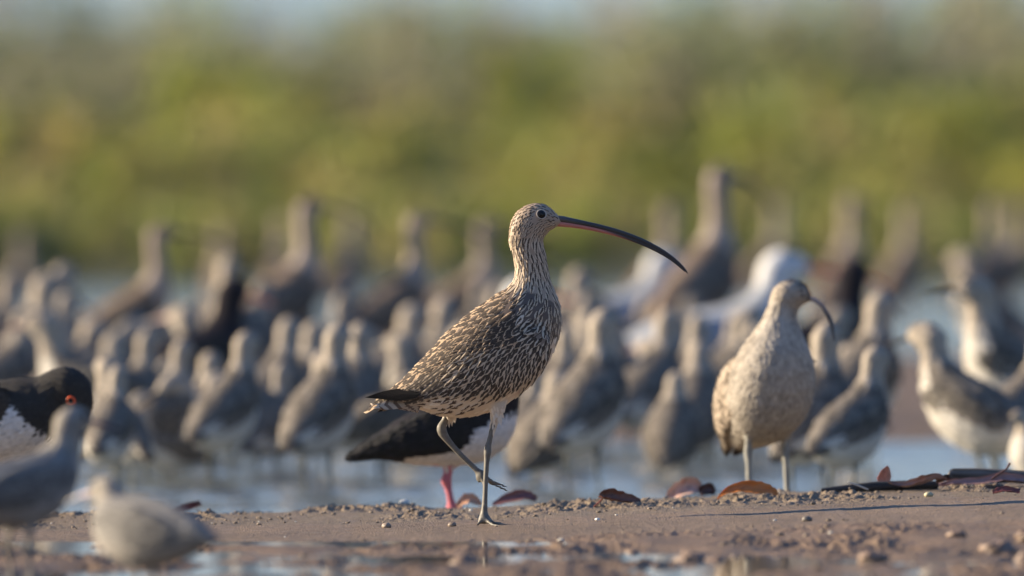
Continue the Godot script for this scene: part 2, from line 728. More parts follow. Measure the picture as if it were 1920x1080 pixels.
func make_ground() -> void:
	var xs := graded(-0.70, 0.72, 0.0024, -900.0, 900.0, 1.16)
	var zs := graded(-1.5, 2.9, 0.0065, -2400.0, 60.0, 1.035)
	var nx := xs.size()
	var nz := zs.size()
	var pos := PackedVector3Array()
	pos.resize(nx * nz)
	var col := PackedColorArray()
	col.resize(nx * nz)
	var nor := PackedVector3Array()
	nor.resize(nx * nz)
	for k in nz:
		var z := zs[k]
		for i in nx:
			var x := xs[i]
			var y := ground(x, z)
			pos[k * nx + i] = Vector3(x, y, z)
			var t := 0.5 + 0.5 * n1.get_noise_2d(x * 3.0, z * 1.3 + 70.0)
			var c := Color(0.225, 0.163, 0.110).lerp(Color(0.285, 0.208, 0.143), t)
			if z < -0.25 and z > -1.5: c = c.lerp(Color(0.255, 0.20, 0.135), 0.6)
			if z > 0.9: c = c.lerp(Color(0.235, 0.158, 0.105), 0.7)
			if z < -7.0: c = c.lerp(Color(0.19, 0.13, 0.088), 0.6)
			if z < -51.0: c = c.lerp(Color(0.10, 0.105, 0.045), smoothstep(-51.0, -54.0, z))
			col[k * nx + i] = c
	for k in nz:
		for i in nx:
			var a := pos[k * nx + maxi(i - 1, 0)]
			var b := pos[k * nx + mini(i + 1, nx - 1)]
			var c := pos[maxi(k - 1, 0) * nx + i]
			var d := pos[mini(k + 1, nz - 1) * nx + i]
			nor[k * nx + i] = Vector3(-(b.y - a.y) / (b.x - a.x), 1.0, -(d.y - c.y) / (d.z - c.z)).normalized()
	var idx := PackedInt32Array()
	idx.resize((nx - 1) * (nz - 1) * 6)
	var w := 0
	for k in nz - 1:
		for i in nx - 1:
			var a := k * nx + i
			idx[w] = a
			idx[w + 1] = a + 1
			idx[w + 2] = a + nx
			idx[w + 3] = a + 1
			idx[w + 4] = a + nx + 1
			idx[w + 5] = a + nx
			w += 6
	var g := put("sand", solid([pos, nor, idx], col), M.sand)
	tag(g, "wet brown sand and mud shore sloping into shallow water", "", "", "structure")

	# water: real ripples where they can be seen, flatter beyond
	var wx := graded(-1.0, 1.0, 0.016, -900.0, 900.0, 1.2)
	var wz := graded(-9.0, -0.9, 0.011, -76.0, -0.89, 1.03)
	var wp := PackedVector3Array()
	var wn := PackedVector3Array()
	var wi := PackedInt32Array()
	var wc := PackedColorArray()
	for k in wz.size():
		for i in wx.size():
			var x := wx[i]
			var z := wz[k]
			var y := 0.0
			if absf(x) < 6.0 and z > -30.0:
				y = 0.0018 * n1.get_noise_2d(x * 3.4 + 11.0, z * 9.0) + 0.0009 * n1.get_noise_2d(x * 9.0, z * 21.0 + 4.0)
				y *= 0.45 + 0.75 * smoothstep(-0.3, 0.5, n1.get_noise_2d(x * 0.8 - 7.0, z * 0.5))
			wp.append(Vector3(x, WATER + y, z))
			wc.append(Color.WHITE)
	wn.resize(wp.size())
	var ww := wx.size()
	for k in wz.size():
		for i in ww:
			var a := wp[k * ww + maxi(i - 1, 0)]
			var b := wp[k * ww + mini(i + 1, ww - 1)]
			var c := wp[maxi(k - 1, 0) * ww + i]
			var d := wp[mini(k + 1, wz.size() - 1) * ww + i]
			wn[k * ww + i] = Vector3(-(b.y - a.y) / (b.x - a.x), 1.0, -(d.y - c.y) / (d.z - c.z)).normalized()
	for k in wz.size() - 1:
		for i in ww - 1:
			var a := k * ww + i
			wi.append_array(PackedInt32Array([a, a + 1, a + ww, a + 1, a + ww + 1, a + ww]))
	var wo := put("water", solid([wp, wn, wi], wc), M.water)
	tag(wo, "shallow rippled blue water between the sand and the mangroves", "", "", "structure")
	var pm := PlaneMesh.new()
	pm.size = Vector2(6.0, 3.4)
	var po := put("puddle_water", pm, M.puddle)
	po.position = Vector3(0, 0.0028, 1.05 + 1.7)
	tag(po, "thin puddles lying in the hollows of the foreground sand", "", "", "structure")


# ------------------------------------------------------------------ mangroves
func leaf_crown(center: Vector3, size: Vector3, lumps: int, leaves: int, tones: Array, leaf: float, seed_: int, bare := 0.0) -> ArrayMesh:
	var r := RandomNumberGenerator.new()
	r.seed = seed_
	var pos := PackedVector3Array()
	var nor := PackedVector3Array()
	var col := PackedColorArray()
	var idx := PackedInt32Array()
	var balls := []
	for i in lumps:
		var d := Vector3(r.randfn(), r.randfn(), r.randfn()).normalized() * pow(r.randf(), 0.45)
		if d.y < -0.3: d.y *= 0.5
		balls.append([center + d * size * 0.78, r.randf_range(0.22, 0.44) * minf(size.x, size.y), tones[r.randi() % tones.size()], r.randf_range(0.75, 1.2)])
	for i in leaves:
		var b: Array = balls[r.randi() % lumps]
		var d := Vector3(r.randfn(), r.randfn(), r.randfn()).normalized()
		var p: Vector3 = b[0] + d * b[1] * pow(r.randf(), 0.4)
		var out := (d + Vector3(r.randfn(), r.randfn() + 0.7, r.randfn()) * 0.6).normalized()
		var side := out.cross(Vector3(r.randfn(), r.randfn(), r.randfn())).normalized()
		var up := side.cross(out).normalized()
		var flip := up.y < 0
		if flip: up = -up
		var l: float = leaf * r.randf_range(0.7, 1.3)
		var c: Color = b[2] * b[3] * r.randf_range(0.75, 1.25)
		c.a = 1.0
		var at := pos.size()
		for v: Vector3 in [p, p + out * l * 0.5 + side * l * 0.27 + up * l * 0.08, p + out * l * 0.5 - side * l * 0.27 + up * l * 0.08, p + out * l - up * l * 0.1]:
			pos.append(v)
			nor.append(up)
			col.append(c)
		for k in ([0, 1, 2, 2, 1, 3] if flip else [0, 2, 1, 2, 3, 1]): idx.append(at + k)
	return solid([pos, nor, idx], col)


func stems(height: float, spread: float, count: int, thick: float, seed_: int) -> ArrayMesh:
	var r := RandomNumberGenerator.new()
	r.seed = seed_
	var st := begin()
	var tone := func(_t, _a): return Color(0.23, 0.20, 0.17)
	for i in count:
		var a := TAU * (i + r.randf()) / count
		var tip := Vector3(cos(a) * spread * r.randf_range(0.3, 1.0), height * r.randf_range(0.7, 1.0), sin(a) * spread * r.randf_range(0.3, 1.0))
		var foot := Vector3(cos(a), 0, sin(a)) * thick * 2.0
		var mid := foot.lerp(tip, 0.5) + Vector3(r.randfn(), 0.4, r.randfn()) * spread * 0.15
		tube(st, [[foot - Vector3(0, 0.05, 0), thick], [foot.lerp(mid, 0.5), thick * 0.85], [mid, thick * 0.7], [mid.lerp(tip, 0.6), thick * 0.45], [tip, thick * 0.2]], tone, 6)
		for q in 3:
			var s := mid.lerp(tip, r.randf_range(0.1, 0.7))
			var e := s + Vector3(r.randfn() * 0.4, r.randf_range(0.2, 0.7), r.randfn() * 0.4) * spread
			tube(st, [[s, thick * 0.4], [s.lerp(e, 0.5) + Vector3(0, 0.02, 0), thick * 0.3], [e, thick * 0.12]], tone, 5)
	return st.commit()


func plant(called: String, label: String, category: String, group: String, trunk: Mesh, crown: Mesh, at: Vector3, yaw: float, sx: float, sy: float) -> void:
	var o := base(called, at, yaw)
	put("trunk", trunk, M.wood, o)
	put("crown", crown, M.leaf, o)
	o.scale = Vector3(sx, sy, sx)
	tag(o, label, category, group)


func make_vegetation() -> void:
	var lime := [Color(0.29, 0.31, 0.035), Color(0.38, 0.36, 0.05), Color(0.22, 0.26, 0.03), Color(0.40, 0.32, 0.085)]
	var dull := [Color(0.28, 0.25, 0.15), Color(0.25, 0.26, 0.08), Color(0.34, 0.28, 0.22), Color(0.21, 0.23, 0.07)]
	var deep := [Color(0.23, 0.28, 0.05), Color(0.30, 0.32, 0.06), Color(0.17, 0.21, 0.05), Color(0.31, 0.28, 0.14)]
	var front := []
	var mid := []
	var back := []
	for k in 3:
		front.append([stems(0.42, 0.35, 7, 0.012, 40 + k), leaf_crown(Vector3(0, 0.32, 0), Vector3(0.55, 0.36, 0.5), 18, 1800, lime, 0.055, 50 + k)])
		mid.append([stems(0.95, 0.5, 8, 0.02, 60 + k), leaf_crown(Vector3(0, 0.72, 0), Vector3(0.75, 0.62, 0.7), 20, 1600, dull, 0.065, 70 + k)])
		back.append([stems(1.5, 0.7, 6, 0.035, 80 + k), leaf_crown(Vector3(0, 1.15, 0), Vector3(0.95, 1.0, 0.9), 26, 2600, deep, 0.08, 90 + k)])
	var r := RandomNumberGenerator.new()
	r.seed = 5
	# salt-marsh herbs hiding the foot of the shrubs
	var herb := leaf_crown(Vector3(0, 0.07, 0), Vector3(0.30, 0.14, 0.25), 12, 500, [Color(0.27, 0.29, 0.04), Color(0.20, 0.24, 0.04), Color(0.32, 0.27, 0.09)], 0.04, 33)
	var where := []
	for i in 420:
		where.append(Transform3D(Basis(Vector3.UP, r.randf() * TAU).scaled(Vector3(1, r.randf_range(0.9, 2.2), 1)), Vector3(r.randf_range(-5.5, 5.5), 0.03, r.randf_range(-63.0, -51.0))))
	var cover := many("ground_cover", herb, M.leaf, where, [])
	tag(cover, "low dark green marsh herbs along the far bank", "ground cover", "", "stuff")
	# a low fringe along the bank, then olive shrubs, then taller dull ones, then the tree line against the sky
	for row in 3:
		var taken := {}
		for i in 17:
			var x := -4.6 + i * 0.575 + r.randf_range(-0.25, 0.25)
			var z: float = [-58.0, -64.0, -72.0][row] + r.randf_range(-2.0, 2.0)
			var f: Array = front[r.randi() % 3]
			var h: float = [0.80, 1.10, 1.45][row] * r.randf_range(0.85, 1.2)
			var l: String = "olive-green shrub in the " + ["nearest row", "second row", "third row"][row] + ", " + landmark(x, z, taken)
			plant("mangrove_shrub", l, "shrub", "front rows of mangrove shrubs", f[0], f[1], Vector3(x, 0.06, z), r.randf() * 360.0, r.randf_range(0.9, 1.25), h)
	for row in 2:
		var taken := {}
		for i in 15:
			var x := -6.6 + i * 0.94 + r.randf_range(-0.4, 0.4)
			var z: float = [-88.0, -100.0][row] + r.randf_range(-4.0, 4.0)
			var f: Array = mid[r.randi() % 3]
			var l: String = "grey-brown bush in the " + ["nearer middle row", "farther middle row"][row] + ", " + landmark(x, z, taken)
			plant("mangrove_bush", l, "bush", "middle rows of mangrove bushes", f[0], f[1], Vector3(x, 0.06, z), r.randf() * 360.0, r.randf_range(1.0, 1.3), [1.15, 1.35][row] * r.randf_range(0.85, 1.15))
	# tree line: x, height at that place
	var line := [[-7.6, 2.0], [-6.7, 1.9], [-5.9, 2.05], [-5.0, 1.95], [-4.2, 1.72], [-3.35, 1.78], [-2.75, 2.05], [-1.95, 1.74], [-1.2, 1.95], [-0.5, 2.12], [0.25, 1.88], [1.0, 1.84], [1.75, 1.98], [2.5, 2.0], [3.2, 2.08], [3.9, 2.16], [4.7, 2.1], [5.4, 2.15], [6.2, 2.1], [7.0, 2.1], [7.8, 2.0]]
	var seen := {}
	for p in line:
		var f: Array = back[r.randi() % 3]
		var x: float = p[0] + r.randf_range(-0.1, 0.1)
		var z := -128.0 + r.randf_range(-4.0, 4.0)
		plant("mangrove_tree", "green mangrove tree against the sky, " + landmark(x, z, seen), "tree", "mangrove tree line", f[0], f[1], Vector3(x, 0.06, z), r.randf() * 360.0, r.randf_range(0.85, 1.05), p[1] / 1.93)


func landmark(x: float, z: float, taken: Dictionary) -> String:
	# what stands below a plant as the photograph shows it
	var spots := [[20, "the left edge"], [120, "the bowed oystercatcher"], [215, "the back of the leftmost far curlew"], [300, "the head of the leftmost far curlew"], [420, "the left black bird"], [520, "the bill-side of the left black bird"], [580, "the tallest left far curlew"], [690, "the gap between two far curlews"], [785, "the s-necked far curlew"], [900, "the nape of the sharp curlew"], [985, "the crown of the sharp curlew"], [1080, "the root of the long bill"], [1180, "the middle of the long bill"], [1285, "the tip of the long bill"], [1348, "the tallest far curlew"], [1430, "the pale camera-facing wader"], [1530, "the red tern bill"], [1600, "the right black bird"], [1705, "the last pale far neck"], [1790, "the cream-breasted wader at right"], [1890, "the right edge"]]
	var px := 960.0 + x * 32000.0 / (20.0 - z)
	if px < -40.0: return "out of frame to the left"
	if px > 1960.0: return "out of frame to the right"
	var order := range(spots.size())
	order.sort_custom(func(a, b): return absf(spots[a][0] - px) < absf(spots[b][0] - px))
	for i in order:
		if not taken.has(i):
			taken[i] = true
			return "above " + spots[i][1]
	return ""


# ------------------------------------------------------------------ the curlew
func at_crop(x: float, y: float, z := 0.0) -> Vector3:
	return Vector3((x - 442.0) * CROP, (1025.0 - y) * CROP, z)


func crop_chain(pts: Array, shrink := 0.0) -> Array:
	var out := []
	for p in pts:
		out.append([(p[0] - 442.0) * CROP, (1025.0 - p[1]) * CROP, p[4] if p.size() > 4 else 0.0, maxf(p[2] * CROP - shrink, 0.002), maxf(p[3] * CROP - shrink, 0.002)])
	return out


func leg_chain(pts: Array) -> Array:
	var out := []
	for p in pts: out.append([p[0].x, p[0].y, p[0].z, p[1], p[1] * (p[2] if p.size() > 2 else 1.0)])
	return out


func drop_to_skin(rows: PackedFloat32Array, list: PackedInt32Array, x: float, y: float, sign: float, blend: float) -> Variant:
	# walks in from the side until the skin is met: [point, normal]
	var z := 0.12
	var d := 1.0
	for i in 60:
		d = field(rows, list, x, y, z * sign, blend)
		if d < 0.0002: break
		z -= maxf(d * 0.55, 0.0003)
		if z < 0.0: return null
	var e := 0.0012
	var p := Vector3(x, y, z * sign)
	var n := Vector3(
		field(rows, list, p.x + e, p.y, p.z, blend) - field(rows, list, p.x - e, p.y, p.z, blend),
		field(rows, list, p.x, p.y + e, p.z, blend) - field(rows, list, p.x, p.y - e, p.z, blend),
		field(rows, list, p.x, p.y, p.z + e, blend) - field(rows, list, p.x, p.y, p.z - e, blend)).normalized()
	return [p, n]


func make_curlew() -> void:
	var o := base("curlew", Vector3(0, sand_shape(-0.03, 0.0), 0))
	o.position.x = -0.0313
	tag(o, "large streaked curlew in sharp focus, one foot raised, very long downcurved bill", "bird")
	var body := [[95, 658, 9, 14], [150, 642, 22, 26], [227, 612, 52, 50], [311, 592, 100, 84], [373, 570, 128, 108], [431, 532, 146, 126], [496, 479, 146, 132], [549, 416, 125, 116], [577, 365, 97, 86], [583, 312, 69, 60], [586, 258, 53, 46], [580, 212, 52, 43], [571, 171, 52, 42], [567, 135, 55, 44], [580, 103, 60, 46], [606, 86, 51, 42], [636, 89, 34, 27], [664, 92, 17, 14]]
	var stand_z := 0.016
	var up_z := -0.020
	var c := CROP
	var leg_a := [[at_crop(480, 660, stand_z), 26 * c], [at_crop(472, 700, stand_z), 13.5 * c], [at_crop(464, 728, stand_z), 9.5 * c], [at_crop(455, 765, stand_z), 8.5 * c], [at_crop(450, 786, stand_z), 11 * c], [at_crop(449, 802, stand_z), 12.5 * c], [at_crop(447, 820, stand_z), 9.5 * c], [at_crop(444, 870, stand_z), 8.5 * c], [at_crop(441, 940, stand_z), 8.5 * c], [at_crop(439, 975, stand_z), 10 * c], [at_crop(438, 1000, stand_z), 13 * c]]
	var toe := func(a: Vector3, b: Vector3, e: Vector3, r: float) -> Array: return [[a, r], [a.lerp(b, 0.6), r * 0.78], [b, r * 0.80], [b.lerp(e, 0.6), r * 0.62], [e, r * 0.36]]
	var foot := at_crop(439, 1004, stand_z)
	var toes := [
		toe.call(foot, at_crop(478, 1020, stand_z + 0.004), at_crop(532, 1024, stand_z + 0.006), 7.5 * c),
		toe.call(foot, at_crop(462, 1021, stand_z + 0.016), at_crop(490, 1026, stand_z + 0.030), 7.0 * c),
		toe.call(foot, at_crop(466, 1018, stand_z - 0.014), at_crop(500, 1020, stand_z - 0.026), 7.0 * c),
		toe.call(foot, at_crop(426, 1014, stand_z + 0.004), at_crop(415, 1025, stand_z + 0.007), 6.5 * c)]
	var leg_b := [[at_crop(345, 650, up_z), 26 * c], [at_crop(330, 682, up_z), 14 * c], [at_crop(317, 708, up_z), 12 * c], [at_crop(307, 727, up_z), 15 * c], [at_crop(312, 745, up_z), 14.5 * c], [at_crop(330, 770, up_z), 10.5 * c], [at_crop(368, 812, up_z), 9 * c], [at_crop(410, 852, up_z), 9 * c], [at_crop(430, 872, up_z), 11 * c]]
	var knee := at_crop(430, 873, up_z)
	toes.append(toe.call(knee, at_crop(470, 895, up_z + 0.004), at_crop(521, 914, up_z + 0.004), 7.5 * c))
	toes.append(toe.call(knee, at_crop(462, 899, up_z - 0.006), at_crop(512, 922, up_z - 0.008), 7.0 * c))
	toes.append(toe.call(knee, at_crop(436, 893, up_z + 0.006), at_crop(431, 914, up_z + 0.008), 6.5 * c))
	toes.append(toe.call(knee, at_crop(421, 882, up_z), at_crop(420, 896, up_z), 5.5 * c))
	var rows := chain_rows(crop_chain(body, 0.0012), 0, 4)
	rows.append_array(chain_rows(leg_chain(leg_a), 1, 2))
	rows.append_array(chain_rows(leg_chain(leg_b), 2, 2))
	for t in toes.size(): rows.append_array(chain_rows(leg_chain(toes[t]), 3 + t, 1))
	var skin := surface(rows, 0.0026, 0.006)
	var cols := PackedColorArray()
	var info := []
	for p: Vector3 in skin[0]:
		var i := nearest(rows, p)
		info.append(i)
		var cc := Color(0.36, 0.27, 0.19)
		if i[0] == 0:
			if i[1] < 7.0 and i[2] < -0.15: cc = Color(0.66, 0.54, 0.41)
			elif i[1] < 8.0: cc = Color(0.11, 0.08, 0.06)
		elif (i[0] == 1 and i[1] < 1.5) or (i[0] == 2 and i[1] < 1.2): cc = Color(0.62, 0.52, 0.40)
		else:
			var g := 0.9 + 0.25 * n1.get_noise_3d(p.x * 160.0, p.y * 220.0, p.z * 160.0)
			cc = Color(0.165, 0.150, 0.125) * g
			cc.a = 1.0
		cols.append(cc)
	put("body", solid(skin, cols), M.leg, o)

	# bill: two mandibles, the lower one flesh pink towards its base
	var pts := [[650, 246, 46], [700, 251, 45], [760, 260, 41], [830, 272, 38], [900, 285, 35], [975, 300, 34], [1050, 318, 33], [1125, 337, 32], [1200, 360, 31], [1275, 386, 30], [1350, 415, 29], [1425, 448, 27], [1500, 487, 25], [1560, 522, 23], [1620, 563, 20], [1670, 604, 18], [1710, 642, 15], [1735, 668, 11], [1748, 690, 6]]
	for part in 2:
		var st := begin()
		var line := []
		for i in pts.size():
			var p: Array = pts[i]
			var px: float = 900.0 + p[0] / 4.5
			var py: float = 360.0 + p[1] / 4.5
			var r: float = p[2] / 4.5 / 1600.0
			var a: Array = pts[maxi(i - 1, 0)]
			var b: Array = pts[mini(i + 1, pts.size() - 1)]
			var d := Vector2(b[0] - a[0], -(b[1] - a[1])).normalized()
			var off := r * (0.38 if part == 0 else -0.46)
			if part == 1 and i == pts.size() - 1: continue
			line.append([Vector3((px - 910.0) / 1600.0 - d.y * off, (985.0 - py) / 1600.0 + d.x * off, 0.0), r * (0.64 if part == 0 else 0.54)])
		var tone := func(t: float, s: float):
			var q := n1.get_noise_2d(t * 30.0, s * 2.0) * 0.12 + 1.0
			if part == 0: return Color(0.030, 0.027, 0.027).lerp(Color(0.075, 0.063, 0.060), smoothstep(0.25, 0.0, t)) * q
			return Color(0.50, 0.165, 0.125).lerp(Color(0.028, 0.025, 0.026), smoothstep(0.30, 0.52, t + 0.10 * s)) * q
		tube(st, line, tone, 12, 0.85)
		put("upper_mandible" if part == 0 else "lower_mandible", st.commit(), M.bill, o)

	# eyes
	var head := all_rows(rows)
	var ex := (900.0 + 518.0 / 4.5 - 910.0) / 1600.0
	var ey := (985.0 - 360.0 - 190.0 / 4.5) / 1600.0
	for s in [1.0, -1.0]:
		var hit = drop_to_skin(rows, head, ex, ey, s, 0.006)
		var sp := SphereMesh.new()
		sp.radius = 0.0056
		sp.height = 0.0112
		sp.radial_segments = 20
		sp.rings = 12
		var eye := put("eye", sp, M.eye, o)
		eye.position = hit[0] - hit[1] * 0.0016
		var rm := TorusMesh.new()
		rm.inner_radius = 0.0050
		rm.outer_radius = 0.0061
		rm.rings = 22
		rm.ring_segments = 8
		var ring := put("eye_ring", rm, M.eye_ring, eye)
		var z: Vector3 = hit[1].cross(Vector3.RIGHT).normalized()
		ring.basis = Basis(hit[1].cross(z).normalized() * -1.0, hit[1] * 0.55, z)
		ring.position = hit[1] * 0.0024

	# plumage
	var plan := {"mantle": [], "neck": [], "streak": [], "crown": [], "flank": [], "belly": []}
	var r := RandomNumberGenerator.new()
	r.seed = 77
	var gap := func(p: Vector3, n: Vector3) -> float:
		var i := nearest(rows, p)
		if i[0] > 2: return 0.0
		if i[0] > 0: return 0.0034 if i[1] < (1.7 if i[0] == 1 else 1.3) else 0.0
		if i[1] > 16.6: return 0.0
		if Vector2(p.x - ex, p.y - ey).length() < 0.0062 and absf(p.z) > 0.008: return 0.0
		if i[1] > 13.0: return 0.0026
		if i[1] > 9.0: return 0.0042
		if i[1] > 7.0: return 0.0056
		return 0.0068
	var every := all_rows(rows)
	for h in scatter(skin, gap, 21):
		var i := nearest(rows, h[0])
		var n: float = i[1]
		var flow: Vector3 = -i[3]
		var style := "belly"
		var l := 0.010
		var w := 0.005
		var lift := 1.0
		if i[0] > 0:
			flow = (Vector3(0, -1, 0) + Vector3(0.1, 0, 0)).normalized()
			l = 0.009
			w = 0.0034
		elif n > 13.3:
			style = "crown" if i[2] > 0.35 else "neck" if n < 15.0 else ("crown" if i[2] > -0.1 and n > 15.4 else "neck")
			l = 0.0072
			w = 0.0033
		elif n > 9.0:
			style = "neck"
			l = 0.0145
			w = 0.0054
		elif n > 7.0:
			style = "mantle" if i[2] > 0.22 + (n - 7.0) * 0.25 else "streak"
			l = 0.0185
			w = 0.0070
			if style == "mantle": w = 0.0082
		elif i[2] > 0.18:
			style = "mantle"
			l = 0.0260
			w = 0.0108
		elif n > 2.2 and i[2] > -0.80:
			style = "flank"
			l = 0.0190
			w = 0.0082
			if n > 5.5: style = "streak" if r.randf() < 0.55 else "flank"
			if n < 3.6 and r.randf() < 0.55: style = "belly"
		var jit := Vector3(r.randfn(), r.randfn(), r.randfn()) * 0.10
		var f := (flow + jit).slide(h[1])
		if f.length() < 0.1: continue
		var k := r.randf_range(0.85, 1.2)
		var hg := hug(rows, every, h[0], h[1], f.normalized(), l * k, 0.006)
		plan[style].append(feather_at(h[0] - h[1] * 0.0004, hg[0], hg[1], l * k, w * k, r.randf_range(0.7, 1.15)))
	for s in plan:
		var a := []
		var b := []
		for i in plan[s].size(): (a if r.randf() < 0.5 else b).append(plan[s][i])
		many(s + "_plumage", feather_mesh, M[s + "0"], a, [], o)
		many(s + "_plumage", feather_mesh, M[s + "1"], b, [], o)

	# wings: a folded shell on each flank, tiled with its own feathers
	var wing := [[600, 452, 34, 18], [570, 480, 70, 34], [515, 512, 84, 36], [440, 545, 80, 34], [355, 572, 56, 28], [265, 598, 36, 20], [190, 616, 17, 10], [140, 627, 7, 5]]
	var depth := [92, 104, 106, 92, 66, 42, 22, 12]
	for s in [1.0, -1.0]:
		var pts2 := []
		for i in wing.size():
			var q: Array = wing[i].duplicate()
			q.append((depth[i] - 2) * CROP * s)
			pts2.append(q)
		var wr := chain_rows(crop_chain(pts2, 0.0), 0, 4)
		var ws := surface(wr, 0.0032, 0.004)
		var wc := PackedColorArray()
		for p: Vector3 in ws[0]: wc.append(Color(0.20, 0.15, 0.11) if p.x > 0.045 else Color(0.085, 0.065, 0.050) if p.x > -0.07 else Color(0.03, 0.026, 0.024))
		var wo := put("wing", solid(ws, wc), M.leg, o)
		var both := PackedFloat32Array(rows)
		for i in range(11, wr.size(), W): wr[i] = 40
		both.append_array(wr)
		lay_wing(wo, both, s)

	# long feathers: wing tips crossed over the tail, and the barred tail under them
	for k in 5:
		var y := 619.0 + k * 4.5
		var tip := 74.0 + k * 15.0
		var z := 0.019 + 0.0024 * k
		for s in [1.0, -1.0]:
			var a := at_crop(235, y - 12, z * s)
			var b := at_crop(tip, 634.0 + k * 0.8, (0.007 + 0.0024 * k) * s)
			long_feather("primary_feather", a, b, Vector3(0.0, 0.35, s).normalized(), 0.0095, M.primary0, o)
	for k in 7:
		var q := k - 3.0
		var a := at_crop(215, 640, q * 0.0040)
		var b := at_crop(90.0 + absf(q) * 6.0, 668.0 - absf(q) * 1.6, q * 0.0066)
		long_feather("tail_feather", a, b, Vector3(0.1, 0.8, 0.5 + q * 0.28).normalized(), 0.015, M["tail" + str(k % 2)], o)
	for k in 8:
		var a := at_crop(262 - k * 4, 640 + k * 3, 0.013)
		var b := at_crop(104.0 + k * 17, 656.0 + k * 1.9, 0.015 - k * 0.001)
		long_feather("tail_feather", a, b, Vector3(0.1, 0.4, 1).normalized(), 0.0125, M["tail" + str(k % 2)], o)
	# loose tufts at the thighs
	var tufts := []
	for k in 46:
		var on_b := k % 2 == 0
		var p := at_crop((r.randf_range(315, 352) if on_b else r.randf_range(470, 492)), (r.randf_range(668, 690) if on_b else r.randf_range(672, 700)), (up_z if on_b else stand_z) + r.randf_range(-0.008, 0.010))
		tufts.append(feather_at(p, Vector3(r.randf_range(-0.5, 0.5), 0.1, 1).normalized(), Vector3(r.randf_range(-0.25, 0.35), -1, 0).normalized(), r.randf_range(0.009, 0.016) * (1.0 if on_b else 0.62), 0.0030))
	many("thigh_plumage", feather_mesh, M.belly0, tufts, [], o)


func long_feather(called: String, a: Vector3, b: Vector3, normal: Vector3, width: float, mat: Material, parent: Node) -> void:
	var f := put(called, feather_mesh, mat, parent)
	var d := b - a
	var n := normal.slide(d.normalized()).normalized()
	f.transform = feather_at(a, n, d.normalized(), d.length(), width, 0.5)


func lay_wing(wing: MeshInstance3D, rows: PackedFloat32Array, s: float) -> void:
	var list := all_rows(rows)
	var r := RandomNumberGenerator.new()
	r.seed = 31
	var e1 := Vector2(-0.845, 0.535)     # back along the wing, in the drawing's axes (y down)
	var e2 := Vector2(0.535, 0.845)      # down across it
	var origin := Vector2(560, 430)
	var lower := [[662, 470], [645, 505], [622, 545], [590, 578], [545, 598], [490, 606], [420, 606], [340, 610], [260, 622], [180, 632], [90, 640]]
	var upper := [[662, 440], [625, 395], [560, 372], [500, 372], [420, 400], [340, 455], [270, 510], [200, 572], [130, 622], [90, 636]]
	var limit := func(table: Array, x: float) -> float:
		for i in table.size() - 1:
			if x <= table[i][0] and x >= table[i + 1][0]:
				return lerpf(table[i][1], table[i + 1][1], (table[i][0] - x) / (table[i][0] - table[i + 1][0]))
		return -1.0
	var extra := {}
	var count := 0
	for row in range(-8, 60):
		for k in range(-26, 34):
			# shorter steps near the shoulder, longer towards the tip
			var along := row * 22.0
			if row > 5: along = 110.0 + (row - 5) * 29.0
			var across := k * 14.5 + (7.25 if posmod(row, 2) == 1 else 0.0)
			var p := origin + e1 * along + e2 * across + Vector2(r.randf_range(-2.5, 2.5), r.randf_range(-2.5, 2.5))
			var top: float = limit.call(upper, p.x)
			var low: float = limit.call(lower, p.x)
			if top < 0.0 or low < 0.0 or p.y < top or p.y > low: continue
			var q := at_crop(p.x, p.y)
			var hit = drop_to_skin(rows, list, q.x, q.y, s, 0.004)
			if hit == null: continue
			var v := (p.y - top) / maxf(low - top, 1.0)       # 0 at the back, 1 at the lower edge
			var u := clampf((640.0 - p.x) / 540.0, 0.0, 1.0)  # 0 at the shoulder, 1 at the tip
			var ang := deg_to_rad(lerpf(lerpf(40.0, 76.0, smoothstep(0.15, 0.7, v)), lerpf(36.0, 22.0, v), smoothstep(0.12, 0.62, u)))
			var flow := Vector3(-cos(ang), -sin(ang), 0)
			var style := "scapular_feather"
			var mat := "mantle"
			var l := lerpf(0.023, 0.036, u)
			var w := lerpf(0.0092, 0.0118, u)
			if v > 0.36 - 0.06 * u or u < 0.13:
				style = "covert_feather"
				mat = "covert"
				l = lerpf(0.0215, 0.036, u)
				w = lerpf(0.0080, 0.0112, u)
			if u > 0.52 and v > 0.30:
				style = "tertial_feather"
				mat = "tertial"
				l = lerpf(0.034, 0.052, u)
				w = 0.0120
				if r.randf() < 0.25: continue
			if p.x < 165.0 or p.x > 646.0: continue
			if u > 0.74: l = minf(l, (p.x - 95.0) * CROP * 1.15)
			var sl := flow.slide(hit[1])
			if sl.length() < 0.2: continue
			var scale_ := r.randf_range(0.9, 1.12)
			var fl: Vector3 = (sl.normalized() + Vector3(r.randfn(), r.randfn(), 0) * 0.06).slide(hit[1]).normalized()
			var hg := hug(rows, list, hit[0], hit[1], fl, l * scale_, 0.004)
			var t := feather_at(hit[0] + hit[1] * (0.0002 + 0.0010 * v), hg[0], hg[1], l * scale_, w * scale_, 0.95)
			var name_ := mat + str(r.randi() % 2)
			if s > 0.0 and count < 296 and (p.x < 600.0 or v > 0.2):
				var f := put(style, feather_mesh, M[name_], wing)
				f.transform = t
				count += 1
			else:
				if not extra.has(name_): extra[name_] = []
				extra[name_].append(t)
	for key in extra: many("wing_plumage", feather_mesh, M[key], extra[key], [], wing)


